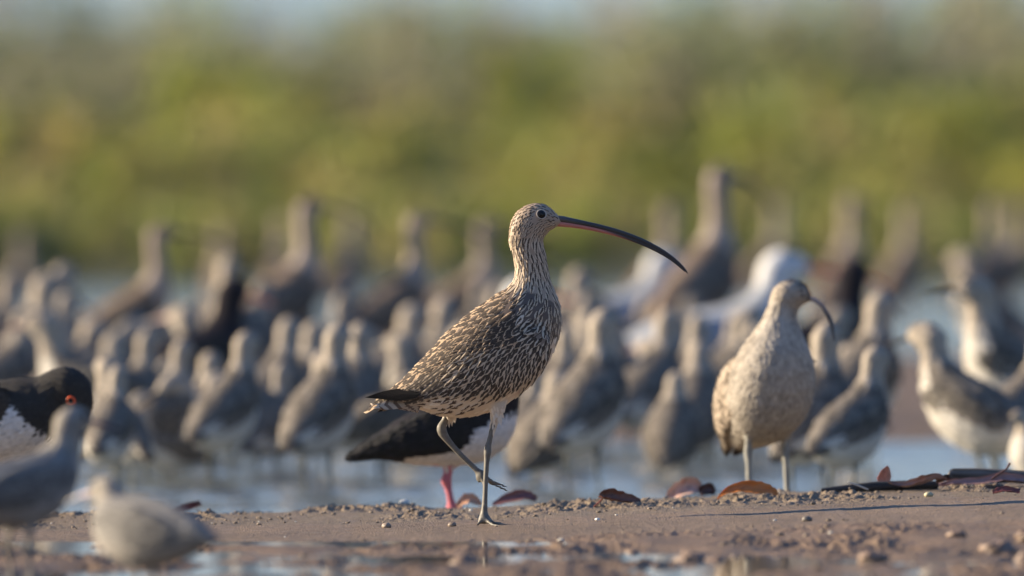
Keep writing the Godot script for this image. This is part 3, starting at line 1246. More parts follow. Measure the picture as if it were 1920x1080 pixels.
# ------------------------------------------------------------------ the other birds
func tone_of(kind: String, g: int, n: float, v: float, p: Vector3, nodes: int) -> Color:
	# colour of a bird's skin: g 0 body, else a leg; n runs from tail to head, v from belly (-1) to back (+1)
	var j := n1.get_noise_3d(p.x * 90.0, p.y * 90.0, p.z * 90.0)
	var head := float(nodes - 1)
	var c := Color(0.4, 0.35, 0.28)
	match kind:
		"curlew":
			if g > 0: return Color(0.20, 0.19, 0.17)
			c = Color(0.135, 0.100, 0.075).lerp(Color(0.30, 0.22, 0.16), clampf(0.4 + j, 0, 1))
			if n > head - 7.0: c = Color(0.45, 0.365, 0.29) * (1.0 + 0.25 * j)
			elif v < -0.25: c = Color(0.52, 0.43, 0.33) * (1.0 + 0.3 * j)
			if n > head - 2.0 and v > 0.3: c = Color(0.17, 0.13, 0.10)
		"wader":
			if g > 0: return Color(0.16, 0.16, 0.13)
			c = Color(0.115, 0.098, 0.081).lerp(Color(0.245, 0.21, 0.172), clampf(0.4 + j, 0, 1))
			if n > head - 4.0: c = Color(0.40, 0.34, 0.27) * (1.0 + 0.3 * j)
			elif v < -0.05: c = Color(0.56, 0.515, 0.445) * (1.0 + 0.2 * j)
			if n > head - 1.6 and v > 0.3: c = Color(0.25, 0.21, 0.17)
			if n < 1.9 and v < 0.35: c = Color(0.62, 0.58, 0.51)
		"grey":
			if g > 0: return Color(0.20, 0.19, 0.17)
			c = Color(0.25, 0.235, 0.215) * (1.0 + 0.3 * j)
			if n > head - 4.0: c = Color(0.33, 0.295, 0.25) * (1.0 + 0.2 * j)
			elif v < -0.3: c = Color(0.38, 0.35, 0.315) * (1.0 + 0.15 * j)
		"pale":
			if g > 0: return Color(0.33, 0.32, 0.28)
			c = Color(0.33, 0.285, 0.23) * (1.0 + 0.5 * j)
			if v < -0.1: c = Color(0.45, 0.395, 0.325) * (1.0 + 0.35 * j)
			if n > head - 2.6 and v > 0.35: c = Color(0.17, 0.135, 0.105)
			if n > head - 2.6 and v < 0.1: c = Color(0.43, 0.36, 0.28)
		"pied":
			if g > 0: return Color(0.62, 0.19, 0.22)
			c = Color(0.020, 0.019, 0.021)
			if n < 5.4 and p.x > -0.064 and p.y < 0.088 + (p.x + 0.06) * 0.34: c = Color(0.76, 0.73, 0.69)
			if n < 0.8: c = Color(0.03, 0.028, 0.028)
		"hunched_pied":
			if g > 0: return Color(0.60, 0.22, 0.22)
			c = Color(0.040, 0.036, 0.034)
			if n < 4.7 and p.x > -0.075 and p.y < 0.126 - (p.x - 0.034) * 0.95: c = Color(0.78, 0.74, 0.68)
		"sooty":
			if g > 0: return Color(0.45, 0.16, 0.18)
			c = Color(0.016, 0.015, 0.017)
		"tern":
			if g > 0: return Color(0.05, 0.05, 0.05)
			c = Color(0.42, 0.44, 0.47)
			if v < 0.1 or n > head - 3.2: c = Color(0.80, 0.79, 0.76)
			if n > head - 1.5 and v > 0.55: c = Color(0.05, 0.05, 0.05)
	c.a = 1.0
	return c


func bird_shape(kind: String, pose: String) -> Dictionary:
	# chain: [x, y, z, half height, half width], feet at the origin, bill towards +x
	var d := {"wing": [], "bill": [], "legs": 0.0, "stance": 0.02, "hip": 0.0, "leg_r": 0.0032, "one_leg": false}
	match pose:
		"tall":            # a curlew standing with its neck up
			d.chain = [[-.150, .135, 0, .006, .010], [-.115, .150, 0, .018, .022], [-.070, .168, 0, .038, .036], [-.025, .180, 0, .051, .046], [.020, .203, 0, .053, .048], [.050, .232, 0, .045, .041], [.066, .262, 0, .032, .029], [.070, .292, 0, .021, .019], [.068, .322, 0, .0175, .0155], [.065, .350, 0, .0175, .0155], [.070, .372, 0, .0205, .0175], [.084, .378, 0, .0175, .0155], [.098, .376, 0, .009, .008]]
			d.bill = [[.100, .376, 0, .0055], [.140, .374, 0, .0048], [.180, .365, 0, .0042], [.220, .348, 0, .0036], [.250, .325, 0, .0026], [.262, .310, 0, .0012]]
			d.wing = [[.040, .215, .030, .014], [.000, .195, .035, .015], [-.050, .172, .028, .013], [-.100, .150, .016, .009], [-.150, .132, .005, .004]]
			d.depth = [.040, .044, .036, .020, .006]
			d.legs = .150; d.hip = .0; d.leg_r = .0042
		"upright":         # a small wader standing alert, tail low
			d.chain = [[-.092, .082, 0, .006, .010], [-.066, .094, 0, .018, .021], [-.034, .101, 0, .035, .036], [.000, .116, 0, .043, .043], [.029, .144, 0, .034, .035], [.043, .172, 0, .022, .022], [.047, .196, 0, .0165, .016], [.051, .215, 0, .0185, .0165], [.064, .221, 0, .0150, .0130], [.075, .219, 0, .007, .006]]
			d.bill = [[.076, .219, 0, .0034], [.095, .215, 0, .0027], [.114, .210, 0, .0014]]
			d.wing = [[.030, .142, .022, .012], [.000, .124, .025, .013], [-.035, .107, .019, .011], [-.070, .090, .010, .007], [-.104, .076, .004, .003]]
			d.depth = [.031, .037, .030, .016, .006]
			d.legs = .098; d.hip = -.005
		"level":           # a small wader with a level body and the neck half raised
			d.chain = [[-.110, .090, 0, .006, .010], [-.080, .098, 0, .020, .022], [-.040, .103, 0, .036, .036], [.000, .106, 0, .042, .042], [.035, .120, 0, .036, .036], [.055, .145, 0, .023, .023], [.064, .170, 0, .0165, .016], [.070, .188, 0, .0185, .0165], [.083, .193, 0, .0150, .0130], [.094, .191, 0, .007, .006]]
			d.bill = [[.095, .191, 0, .0036], [.120, .186, 0, .0029], [.148, .179, 0, .0016]]
			d.wing = [[.030, .122, .024, .012], [-.010, .113, .028, .013], [-.050, .105, .022, .010], [-.090, .097, .011, .006], [-.125, .090, .004, .003]]
			d.depth = [.032, .038, .031, .016, .005]
			d.legs = .075
		"hunched":         # head drawn down into the shoulders
			d.chain = [[-.115, .070, 0, .007, .011], [-.080, .080, 0, .022, .024], [-.040, .088, 0, .037, .037], [.000, .094, 0, .043, .043], [.030, .106, 0, .040, .040], [.050, .126, 0, .030, .029], [.060, .146, 0, .0225, .021], [.068, .160, 0, .0215, .019], [.083, .163, 0, .0165, .0145], [.096, .160, 0, .008, .007]]
			d.bill = [[.097, .160, 0, .0046], [.125, .154, 0, .0036], [.158, .145, 0, .0020]]
			d.wing = [[.030, .105, .026, .012], [-.010, .100, .030, .013], [-.055, .090, .024, .011], [-.095, .080, .012, .007], [-.130, .070, .004, .003]]
			d.depth = [.036, .040, .032, .018, .006]
			d.legs = .060
		"round":           # fluffed up, neck short
			d.chain = [[-.070, .062, 0, .010, .013], [-.045, .078, 0, .028, .030], [-.012, .094, 0, .045, .047], [.012, .112, 0, .043, .045], [.022, .142, 0, .027, .028], [.026, .166, 0, .0175, .0165], [.032, .180, 0, .0180, .0165], [.044, .184, 0, .0140, .0120], [.054, .181, 0, .007, .006]]
			d.bill = [[.055, .181, 0, .0036], [.072, .178, 0, .0028], [.088, .174, 0, .0016]]
			d.wing = [[.015, .112, .026, .011], [-.010, .098, .028, .012], [-.040, .080, .022, .010], [-.068, .064, .011, .006], [-.090, .052, .004, .003]]
			d.depth = [.038, .044, .034, .018, .006]
			d.legs = .060; d.stance = .022
		"plump":           # squat and full-breasted, head drawn right down
			d.chain = [[-.130, .076, 0, .008, .012], [-.095, .081, 0, .025, .028], [-.050, .082, 0, .042, .044], [-.005, .083, 0, .051, .052], [.030, .090, 0, .046, .047], [.050, .110, 0, .031, .031], [.058, .131, 0, .0215, .0205], [.066, .142, 0, .0205, .0185], [.080, .143, 0, .0160, .0140], [.092, .140, 0, .008, .007]]
			d.bill = [[.093, .140, 0, .0042], [.118, .134, 0, .0034], [.146, .125, 0, .0018]]
			d.wing = [[.025, .096, .030, .012], [-.010, .092, .034, .013], [-.055, .085, .027, .011], [-.100, .079, .013, .008], [-.142, .073, .004, .003]]
			d.depth = [.042, .047, .038, .022, .007]
			d.legs = .042
		"tucked":          # asleep, head laid back on the shoulders
			d.chain = [[-.100, .072, 0, .006, .010], [-.074, .082, 0, .021, .023], [-.036, .094, 0, .036, .037], [.000, .104, 0, .043, .043], [.030, .116, 0, .039, .040], [.044, .136, .002, .028, .028], [.040, .152, .005, .021, .021], [.028, .158, .009, .019, .0175], [.014, .156, .012, .014, .013], [.004, .152, .013, .008, .007]]
			d.bill = [[.004, .152, .013, .0040], [-.016, .146, .014, .0032], [-.040, .138, .014, .0018]]
			d.wing = [[.025, .118, .026, .012], [-.010, .106, .029, .013], [-.050, .094, .022, .010], [-.085, .080, .011, .006], [-.112, .070, .004, .003]]
			d.depth = [.034, .040, .032, .017, .006]
			d.legs = .072
		"facing":          # stands breast on, head turned to its left, bill drooping
			d.chain = [[-.105, .078, 0, .010, .014], [-.075, .098, 0, .030, .032], [-.035, .122, 0, .050, .050], [.002, .142, 0, .058, .058], [.024, .172, 0, .051, .052], [.030, .204, -.002, .036, .036], [.031, .232, -.005, .0235, .0235], [.032, .254, -.009, .0195, .0195], [.034, .268, -.014, .0205, .0205], [.037, .272, -.024, .0175, .0185], [.040, .268, -.036, .009, .009]]
			d.bill = [[.040, .267, -.036, .0040], [.046, .264, -.047, .0034], [.052, .256, -.056, .0029], [.057, .243, -.063, .0028], [.060, .228, -.067, .0022], [.061, .211, -.069, .0011]]
			d.wing = [[.020, .165, .030, .012], [-.015, .142, .038, .013], [-.055, .115, .030, .012], [-.095, .088, .016, .009], [-.135, .062, .005, .004]]
			d.depth = [.046, .053, .044, .024, .008]
			d.legs = .125; d.stance = .026; d.leg_r = .0046; d.hip = .004
		"roosting":        # an oystercatcher asleep on one pink leg, its bill tucked into the back
			d.chain = [[-.135, .074, 0, .006, .012], [-.095, .088, 0, .017, .022], [-.045, .100, 0, .036, .038], [.005, .108, 0, .046, .047], [.040, .116, 0, .043, .043], [.056, .140, 0, .034, .034], [.064, .160, .004, .0265, .026], [.052, .170, .008, .0225, .021], [.036, .170, .010, .017, .016], [.024, .166, .010, .010, .009]]
			d.bill = [[.024, .166, .010, .0058], [-.005, .158, .012, .0052], [-.030, .150, .014, .0022]]
			d.wing = [[.030, .122, .030, .012], [-.005, .115, .034, .013], [-.055, .101, .026, .012], [-.105, .086, .014, .008], [-.140, .074, .005, .004]]
			d.depth = [.038, .044, .036, .020, .007]
			d.legs = .082; d.leg_r = .0056; d.stance = .006; d.one_leg = true
		"preening":        # an oystercatcher with its head bowed to its breast
			d.chain = [[-.135, .072, 0, .008, .014], [-.095, .084, 0, .026, .030], [-.050, .098, 0, .044, .047], [-.005, .106, 0, .050, .053], [.030, .114, 0, .048, .050], [.053, .125, 0, .036, .037], [.074, .147, .003, .0255, .025], [.089, .147, .006, .0250, .0225], [.098, .132, .008, .0185, .0170], [.100, .118, .009, .010, .009]]
			d.bill = [[.100, .120, .008, .0056], [.080, .108, .004, .0050], [.052, .100, .000, .0024]]
			d.wing = [[-.006, .122, .036, .014], [-.050, .108, .040, .016], [-.085, .092, .028, .012], [-.120, .078, .014, .008], [-.155, .066, .005, .004]]
			d.depth = [.050, .049, .036, .020, .008]
			d.legs = .070; d.leg_r = .0052
	return d


func make_bird(called: String, kind: String, pose: String, cell: float, near := 0, bill_tone := Color(0.035, 0.03, 0.03), bill_base := Color(0.035, 0.03, 0.03)) -> Node3D:
	var o := base(called)
	var d := bird_shape(kind, pose)
	var chain: Array = d.chain
	var rows := chain_rows(chain, 0, 3)
	var hip: float = d.hip
	var lr: float = d.leg_r
	for s in ([1.0] if d.one_leg else [1.0, -1.0]):
		var z: float = d.stance * s
		var lift := 0.0
		var sway := 0.0
		var top: float = d.legs
		var pts := [[hip, top + 0.015, z * 0.9, lr * 3.2, lr * 3.0], [hip - 0.003, top * 0.78, z, lr * 1.5, lr * 1.4], [hip - 0.006, top * 0.62, z, lr * 1.05, lr], [hip - 0.008, top * 0.52, z, lr * 1.4, lr * 1.3], [hip - 0.005, top * 0.40, z, lr * 0.95, lr * 0.9], [hip + sway, 0.006 + lift, z, lr, lr], [hip + sway, 0.003, z, lr * 1.3, lr * 1.3]]
		rows.append_array(chain_rows(pts, 1 if s > 0 else 2, 2))
		for k in 3:
			var a := deg_to_rad((k - 1) * 32.0)
			rows.append_array(chain_rows([[hip + sway, 0.004, z, lr, lr], [hip + sway + cos(a) * top * 0.32, 0.0025, z + sin(a) * top * 0.32, minf(lr * 0.6, 0.002), minf(lr * 0.6, 0.002)]], (3 if s > 0 else 6) + k, 1))
	var skin := surface(rows, cell, 0.006)
	var cols := PackedColorArray()
	for p: Vector3 in skin[0]:
		var i := nearest(rows, p)
		var g: int = i[0]
		if g in [1, 2] and i[1] < 1.0:
			g = 0
			i[1] = 2.5
			i[2] = -0.9
		cols.append(tone_of(kind, g, i[1], i[2], p, chain.size()))
	put("body", solid(skin, cols), M["plumage" + str(near % 2)], o)
	var st := begin()
	var line := []
	for q in d.bill: line.append([Vector3(q[0], q[1], q[2]), q[3]])
	tube(st, line, func(t, _a): return bill_base.lerp(bill_tone, smoothstep(0.2, 0.65, t)), 8, 0.8)
	put("bill", st.commit(), M.bill, o)
	for s in [1.0, -1.0]:
		var pts2 := []
		for i in d.wing.size():
			var q: Array = d.wing[i]
			pts2.append([q[0], q[1], (d.depth[i] - q[3] * 0.55) * s, q[2], q[3]])
		var wr := chain_rows(pts2, 0, 3)
		var ws := surface(wr, cell, 0.004)
		var wc := PackedColorArray()
		for p: Vector3 in ws[0]:
			var i := nearest(wr, p)
			var rear := 1.0 - float(i[1]) / 4.0
			var j := n1.get_noise_3d(p.x * 130.0, p.y * 130.0, p.z * 60.0)
			var c := Color(0.070, 0.061, 0.053).lerp(Color(0.215, 0.185, 0.150), clampf(0.36 + 1.2 * j, 0.0, 1.0))
			match kind:
				"pied", "sooty": c = Color(0.018, 0.017, 0.019)
				"hunched_pied": c = Color(0.062, 0.050, 0.040) * (1.0 + 0.3 * j)
				"grey": c = Color(0.14, 0.133, 0.125).lerp(Color(0.26, 0.245, 0.225), clampf(0.4 + 1.1 * j, 0.0, 1.0))
				"tern": c = Color(0.40, 0.42, 0.46)
				"pale": c = Color(0.17, 0.135, 0.10).lerp(Color(0.48, 0.39, 0.30), clampf(0.5 + 1.3 * j, 0.0, 1.0))
			if kind in ["wader", "curlew", "pale"] and i[1] > 3.3: c = c.lerp(Color(0.05, 0.042, 0.036), smoothstep(3.3, 3.8, i[1]))
			c.a = 1.0
			wc.append(c)
		put("wing", solid(ws, wc), M["plumage" + str((near + 1) % 2)], o)
		if near > 0: dress(ws, wc, wr, 0.0050 if near < 4 else 0.0075, 0.013 if near < 4 else 0.017, 0.0062 if near < 4 else 0.0085, o.get_child(o.get_child_count() - 1), 5)
	if near > 0:
		dress(skin, cols, rows, 0.0042 if near < 4 else 0.0068, 0.010 if near < 4 else 0.013, 0.0042 if near < 4 else 0.0062, o, 9)
		var list := all_rows(rows)
		var e: Array = chain[chain.size() - 2]
		if pose != "facing" and near < 4:
			for s in [1.0, -1.0]:
				var hit = drop_to_skin(rows, list, e[0] - 0.002, e[1] + 0.004, s, 0.006)
				if hit == null: continue
				var sp := SphereMesh.new()
				sp.radius = 0.0042
				sp.height = 0.0084
				var eye := put("eye", sp, M.eye, o)
				eye.position = hit[0] - hit[1] * 0.001
				if kind in ["pied", "hunched_pied"]:
					var rm := TorusMesh.new()
					rm.inner_radius = 0.0030
					rm.outer_radius = 0.0058
					var ring := put("eye_ring", rm, M.red_eye, eye)
					var z: Vector3 = hit[1].cross(Vector3.RIGHT).normalized()
					ring.basis = Basis(-hit[1].cross(z).normalized(), hit[1], z)
					ring.position = hit[1] * 0.0018
	return o


func dress(s: Array, cols: PackedColorArray, rows: PackedFloat32Array, gap_: float, l: float, w: float, parent: Node, seed_: int) -> void:
	var where := []
	var colors := []
	var r := RandomNumberGenerator.new()
	r.seed = seed_
	var gap := func(p: Vector3, _n: Vector3) -> float:
		var i := nearest(rows, p)
		return 0.0 if i[0] > 2 or (i[0] > 0 and i[1] > 0.8) else gap_
	var tint := {}
	for i in cols.size():
		var key := Vector3i((s[0][i] / 0.004).floor())
		tint[key] = cols[i]
	var every := all_rows(rows)
	for h in scatter(s, gap, seed_):
		var i := nearest(rows, h[0])
		var f: Vector3 = (-i[3] + Vector3(r.randfn(), r.randfn(), r.randfn()) * 0.14).slide(h[1])
		if i[0] > 0: f = Vector3(0, -1, 0).slide(h[1])
		if f.length() < 0.1: continue
		var key := Vector3i((h[0] / 0.004).floor())
		var c: Color = tint.get(key, Color(0, 0, 0, 0))
		if c.a == 0.0: continue
		var k := r.randf_range(0.8, 1.25)
		var hg := hug(rows, every, h[0], h[1], f.normalized(), l * k, 0.006)
		where.append(feather_at(h[0] - h[1] * 0.0004, hg[0], hg[1], l * k, w * k, r.randf_range(0.7, 1.2)))
		var g := r.randf_range(0.72, 1.18)
		colors.append(Color(minf(c.r * g, 0.9), minf(c.g * g, 0.9), minf(c.b * g, 0.9), 1.0))
	many("feathers", feather_mesh, M["soft" + str(seed_ % 2)], where, colors, parent)


func make_flock() -> void:
	var black_bill := Color(0.035, 0.03, 0.03)
	var kinds := {
		"curlew": make_bird("far_curlew", "curlew", "tall", 0.0055),
		"upright": make_bird("wader", "wader", "upright", 0.0045, 4),
		"level": make_bird("wader", "wader", "level", 0.0045, 0, black_bill, Color(0.42, 0.20, 0.17)),
		"round": make_bird("wader", "wader", "round", 0.0045),
		"tucked": make_bird("wader", "wader", "tucked", 0.0045),
		"hunched": make_bird("wader", "grey", "plump", 0.0042, 2, black_bill, Color(0.42, 0.20, 0.18)),
		"whimbrel": make_bird("wader", "pale", "facing", 0.0038, 1, Color(0.06, 0.05, 0.045), Color(0.40, 0.31, 0.26)),
		"pied": make_bird("oystercatcher", "pied", "roosting", 0.0040, 1, Color(0.75, 0.13, 0.03), Color(0.75, 0.13, 0.03)),
		"far_pied": make_bird("oystercatcher", "sooty", "level", 0.0050, 0, Color(0.75, 0.13, 0.03), Color(0.75, 0.13, 0.03)),
		"near": make_bird("wader", "grey", "level", 0.0042, 2, black_bill, Color(0.42, 0.20, 0.18)),
		"preening": make_bird("oystercatcher", "hunched_pied", "preening", 0.0038, 1, Color(0.75, 0.13, 0.03), Color(0.75, 0.13, 0.03)),
		"tern": make_bird("tern", "tern", "level", 0.0050, 0, Color(0.70, 0.06, 0.03), Color(0.70, 0.06, 0.03)),
	}
	var names := {"curlew": "far_curlew", "pied": "oystercatcher", "far_pied": "oystercatcher", "preening": "oystercatcher", "tern": "tern"}
	var fresh := {}
	var r := RandomNumberGenerator.new()
	r.seed = 63
	for b in flock():
		var kind: String = b[0]
		var o: Node3D = kinds[kind]
		if fresh.has(kind):
			o = o.duplicate()
			o.name = numbered(names.get(kind, "wader"))
			add_child(o)
		fresh[kind] = true
		o.position = Vector3(b[1], b[2], b[3])
		o.rotation.y = deg_to_rad(b[4])
		var fat := 1.0
		if kind in ["upright", "level", "round", "tucked"]:
			fat = r.randf_range(0.88, 1.06)
			o.rotation.z = deg_to_rad(r.randf_range(-7.0, 6.0))
		o.scale = Vector3(b[5] * r.randf_range(0.95, 1.05), b[5], b[5] * fat)
		tag(o, b[6], "bird", b[7])


func flock() -> Array:
	# kind, where its feet stand, heading, size, label, group
	var f := []
	f.append(["curlew", -0.6808, -0.004, -10, 8, 0.847, "far curlew with dark level body and lit nape at far left of the flock", "far curlews standing above the flock"])
	f.append(["curlew", -0.4094, -0.004, -10, 42, 0.966, "far curlew, tallest left of the sharp curlew, pale curved neck", "far curlews standing above the flock"])
	f.append(["curlew", -0.2202, -0.004, -10, 33, 0.904, "far curlew just left of the sharp curlew, pale neck bent in an s", "far curlews standing above the flock"])
	f.append(["curlew", -0.1115, -0.004, -13, 12, 0.856, "dim far brown curlew directly behind the neck of the sharp curlew", "far curlews standing above the flock"])
	f.append(["curlew", 0.3251, -0.004, -10, 62, 1.113, "tallest far curlew, neck stretched high, right of the long bill tip", "far curlews standing above the flock"])
	f.append(["curlew", 0.3198, -0.004, -18, 60, 0.921, "very blurred pale far curlew behind the white head near the bill tip", "far curlews standing above the flock"])
	f.append(["curlew", 0.712, -0.004, -17, 70, 0.971, "pale blurred far curlew neck rising behind the black bird at right", "far curlews standing above the flock"])
	f.append(["curlew", 0.9046, -0.004, -20, 70, 0.903, "pale blurred far curlew between the black bird and the right edge", "far curlews standing above the flock"])
	f.append(["curlew", 0.6402, -0.004, -23, 60, 0.929, "faint far curlew behind the white tern with the red bill", "far curlews standing above the flock"])
	f.append(["curlew", -0.4231, -0.004, -22, 60, 0.864, "faint pale far curlew between the two s-necked far curlews", "far curlews standing above the flock"])
	f.append(["curlew", -0.567, -0.004, -22, 90, 0.831, "faint far curlew just left of the tallest left far curlew", "far curlews standing above the flock"])
	f.append(["curlew", -0.7153, -0.004, -22, 90, 0.758, "faint far curlew above the black bird at left", "far curlews standing above the flock"])
	f.append(["curlew", -1.1918, -0.004, -20, 20, 0.746, "faint far curlew near the left edge against the shrubs", "far curlews standing above the flock"])
	f.append(["curlew", 1.0979, -0.004, -20, 60, 0.935, "dark-bodied far curlew close to the right edge", "far curlews standing above the flock"])
	f.append(["curlew", 1.1757, -0.004, -21, 50, 0.926, "far curlew cut off by the right edge of the frame", "far curlews standing above the flock"])
	f.append(["upright", 0.9113, -0.004, -12, 150, 1.204, "brown-headed far curlew behind the cream-breasted wader at right", "far curlews standing above the flock"])
	f.append(["far_pied", -0.507, -0.052, -7.2, 55, 1.451, "black oystercatcher behind pale heads in the left of the flock", "black oystercatchers in the far flock"])
	f.append(["far_pied", 0.4984, -0.052, -7.6, 60, 1.589, "black oystercatcher with raised head in the right of the flock", "black oystercatchers in the far flock"])
	f.append(["tern", 0.1726, -0.004, -11, 12, 1.363, "white tern leaning right under the tip of the long bill", "white terns in the flock"])
	f.append(["tern", 0.3182, -0.0512, -8, 8, 1.652, "white tern with red bill behind the pale wader", "white terns in the flock"])
	f.append(["tern", -0.0773, -0.0512, -8, 20, 1.426, "white tern mostly hidden behind the breast of the sharp curlew", "white terns in the flock"])
	f.append(["pied", -0.0755, -0.0088, -1.25, 8, 0.924, "black and white oystercatcher with pink legs right behind the walking curlew", ""])
	f.append(["preening", -0.6318, -0.0119, -1.0, -14, 1.072, "black and white oystercatcher at left edge with bowed head and red eye", ""])
	f.append(["near", -0.4936, 0.0, 2.8, 38, 0.841, "blurred grey wader in left foreground seen from behind, cut by the frame", ""])
	f.append(["hunched", -0.3644, 0.0, 3.2, 138, 0.683, "small blurred grey wader at bottom left, facing left with pinkish bill", ""])
	f.append(["whimbrel", 0.319, 0.003, -1.3, -70, 0.956, "pale buff wader facing the camera, head turned, bill drooping, right of curlew", ""])
	f.append(["level", -0.6274, -0.052, -6, 172, 1.218, "cream-necked wader facing left with pinkish bill near the left edge", "resting waders in the flock"])
	f.append(["upright", -0.7998, -0.0512, -8, 60, 1.298, "pale wader behind the cream-necked one near the left edge", "resting waders in the flock"])
	f.append(["upright", -0.7717, -0.0308, -8.5, 68, 1.253, "tall pale wader beside its neighbour at left under the far curlew tail", "resting waders in the flock"])
	f.append(["upright", -0.8995, -0.004, -10, 73, 1.037, "pale blurred wader cut by the left edge", "resting waders in the flock"])
	f.append(["upright", -0.7291, -0.052, -7, 64, 0.929, "wader with lit neck above the bowed oystercatcher head", "resting waders in the flock"])
	f.append(["round", -0.7095, -0.0512, -8, 70, 0.97, "soft pale wader right above the bowed oystercatcher", "resting waders in the flock"])
	f.append(["round", -0.6411, -0.052, -7, 60, 1.084, "round-headed wader under the body of the leftmost far curlew", "resting waders in the flock"])
	f.append(["upright", -0.5771, -0.052, -6, 66, 0.973, "wader with bright lit neck under the leftmost far curlew breast", "resting waders in the flock"])
	f.append(["upright", -0.5785, -0.0512, -8, 78, 1.026, "wader whose pale head stands before the left black bird", "resting waders in the flock"])
	f.append(["tucked", -0.5606, -0.052, -6.5, 40, 1.042, "low wader head between two lit necks left of the black bird", "resting waders in the flock"])
	f.append(["upright", -0.5072, -0.052, -5.2, 62, 0.935, "tall buff-necked wader below the left black bird", "resting waders in the flock"])
	f.append(["upright", -0.4733, -0.052, -5.4, 68, 0.876, "wader with small bright head below the left black bird", "resting waders in the flock"])
	f.append(["upright", -0.5522, -0.052, -4, 120, 0.88, "bright cream wader, left one of two close together at left", "resting waders in the flock"])
	f.append(["upright", -0.5647, -0.052, -3.8, 78, 0.876, "bright cream wader, right one of two close together at left", "resting waders in the flock"])
	f.append(["upright", -0.4136, -0.052, -4.5, 60, 1.027, "wader with white rump and long lit neck in shallow water, left of centre", "resting waders in the flock"])
	f.append(["tucked", -0.556, -0.052, -5, 30, 0.832, "hunched wader in the gap behind the two bright cream waders", "resting waders in the flock"])
	f.append(["level", -0.4937, -0.052, -4.6, 195, 0.599, "dark wader with reddish bill standing low left of centre", "resting waders in the flock"])
	f.append(["upright", -0.495, -0.0071, -9, 82, 1.235, "wader with brightly lit head in front of the black bird", "resting waders in the flock"])
	f.append(["upright", -0.476, -0.052, -7.5, 82, 1.137, "wader with small lit head low against the black bird", "resting waders in the flock"])
	f.append(["upright", -0.4484, -0.0071, -9, 64, 1.026, "broad pale-necked wader right of the left black bird", "resting waders in the flock"])
	f.append(["upright", -0.3697, -0.052, -6, 68, 1.083, "straight-necked wader left of its twin at left of centre", "resting waders in the flock"])
	f.append(["upright", -0.3304, -0.052, -6.2, 68, 1.035, "straight-necked wader right of its twin at left of centre", "resting waders in the flock"])
	f.append(["upright", -0.3549, -0.052, -5, 64, 0.803, "wader with long lit neck just right of the white-rumped one", "resting waders in the flock"])
	f.append(["upright", -0.2674, -0.052, -4, 60, 1.071, "wader with pale belly and very long lit neck left of the sharp curlew tail", "resting waders in the flock"])
	f.append(["upright", -0.2917, -0.052, -4.8, 71, 0.901, "wader with bent neck touching the long-necked one", "resting waders in the flock"])
	f.append(["upright", -0.241, -0.052, -5.3, 73, 1.045, "thin-necked wader left of the curlew tail", "resting waders in the flock"])
	f.append(["upright", -0.1466, -0.052, -6.4, 140, 0.923, "pale wader above the tail of the sharp curlew", "resting waders in the flock"])
	f.append(["upright", -0.3001, -0.004, -10, 78, 1.013, "soft grey wader under the faint pale far curlew", "resting waders in the flock"])
	f.append(["upright", -0.1262, -0.052, -7.5, 73, 1.137, "cream wader behind the back of the sharp curlew", "resting waders in the flock"])
	f.append(["upright", 0.0739, -0.0071, -9, 60, 1.158, "brown wader with dark body right of the sharp curlew neck", "resting waders in the flock"])
	f.append(["upright", 0.1011, -0.052, -7, 73, 1.08, "pale slim wader right of the sharp curlew breast", "resting waders in the flock"])
	f.append(["upright", 0.0716, -0.052, -6, 78, 1.0, "pale wader whose body touches the sharp curlew breast", "resting waders in the flock"])
	f.append(["upright", 0.1066, -0.052, -3.9, 59, 1.161, "large dark wader with cream neck just right of the curlew breast", "resting waders in the flock"])
	f.append(["upright", 0.2038, -0.052, -6, 62, 1.128, "wader with lit neck below the white tern", "resting waders in the flock"])
	f.append(["level", 0.2394, -0.052, -6.6, 120, 0.989, "pale-breasted wader between two lit necks below the tern", "resting waders in the flock"])
	f.append(["upright", 0.2742, -0.052, -6.3, 80, 1.084, "wader with pale neck left of the buff camera-facing wader", "resting waders in the flock"])
	f.append(["round", 0.2729, -0.052, -5.4, 80, 1.095, "cream rounded wader tucked left of the buff camera-facing wader", "resting waders in the flock"])
	f.append(["round", 0.2355, -0.052, -4.8, 78, 0.889, "small plump wader standing in shallow water left of the buff wader", "resting waders in the flock"])
	f.append(["round", 0.0553, -0.052, -4.2, 50, 0.93, "cream-rumped wader low in the water right of the curlew breast", "resting waders in the flock"])
	f.append(["upright", 0.0194, -0.052, -5.2, 73, 0.767, "wader partly hidden behind the lower breast of the curlew", "resting waders in the flock"])
	f.append(["upright", 0.0922, -0.052, -5.6, 73, 0.749, "dim wader behind the cream-rumped one", "resting waders in the flock"])
	f.append(["upright", 0.4088, -0.052, -3.2, 64, 1.106, "wader with white rump and lit neck right of the buff wader", "resting waders in the flock"])
	f.append(["upright", 0.4997, -0.052, -5, 63, 1.288, "tall slim-necked wader below the right black bird", "resting waders in the flock"])
	f.append(["upright", 0.4493, -0.052, -3, 56, 1.021, "dark-backed wader low in front of the tall slim-necked one, right of buff wader", "resting waders in the flock"])
	f.append(["upright", 0.5328, -0.052, -5.8, 110, 0.911, "pale wader half hidden behind the tall slim-necked one", "resting waders in the flock"])
	f.append(["upright", 0.3556, -0.052, -6, 78, 1.042, "pale wader peeping over the shoulder of the buff wader", "resting waders in the flock"])
	f.append(["upright", 0.6483, -0.052, -3.6, 152, 1.129, "wader with straight pale bill facing left on the right side", "resting waders in the flock"])
	f.append(["upright", 0.7365, -0.052, -5, -168, 1.342, "cream-breasted wader facing left near the right edge", "resting waders in the flock"])
	f.append(["upright", 0.7016, -0.052, -3.9, 57, 1.081, "dark wader cut by the right edge, lit along its back", "resting waders in the flock"])
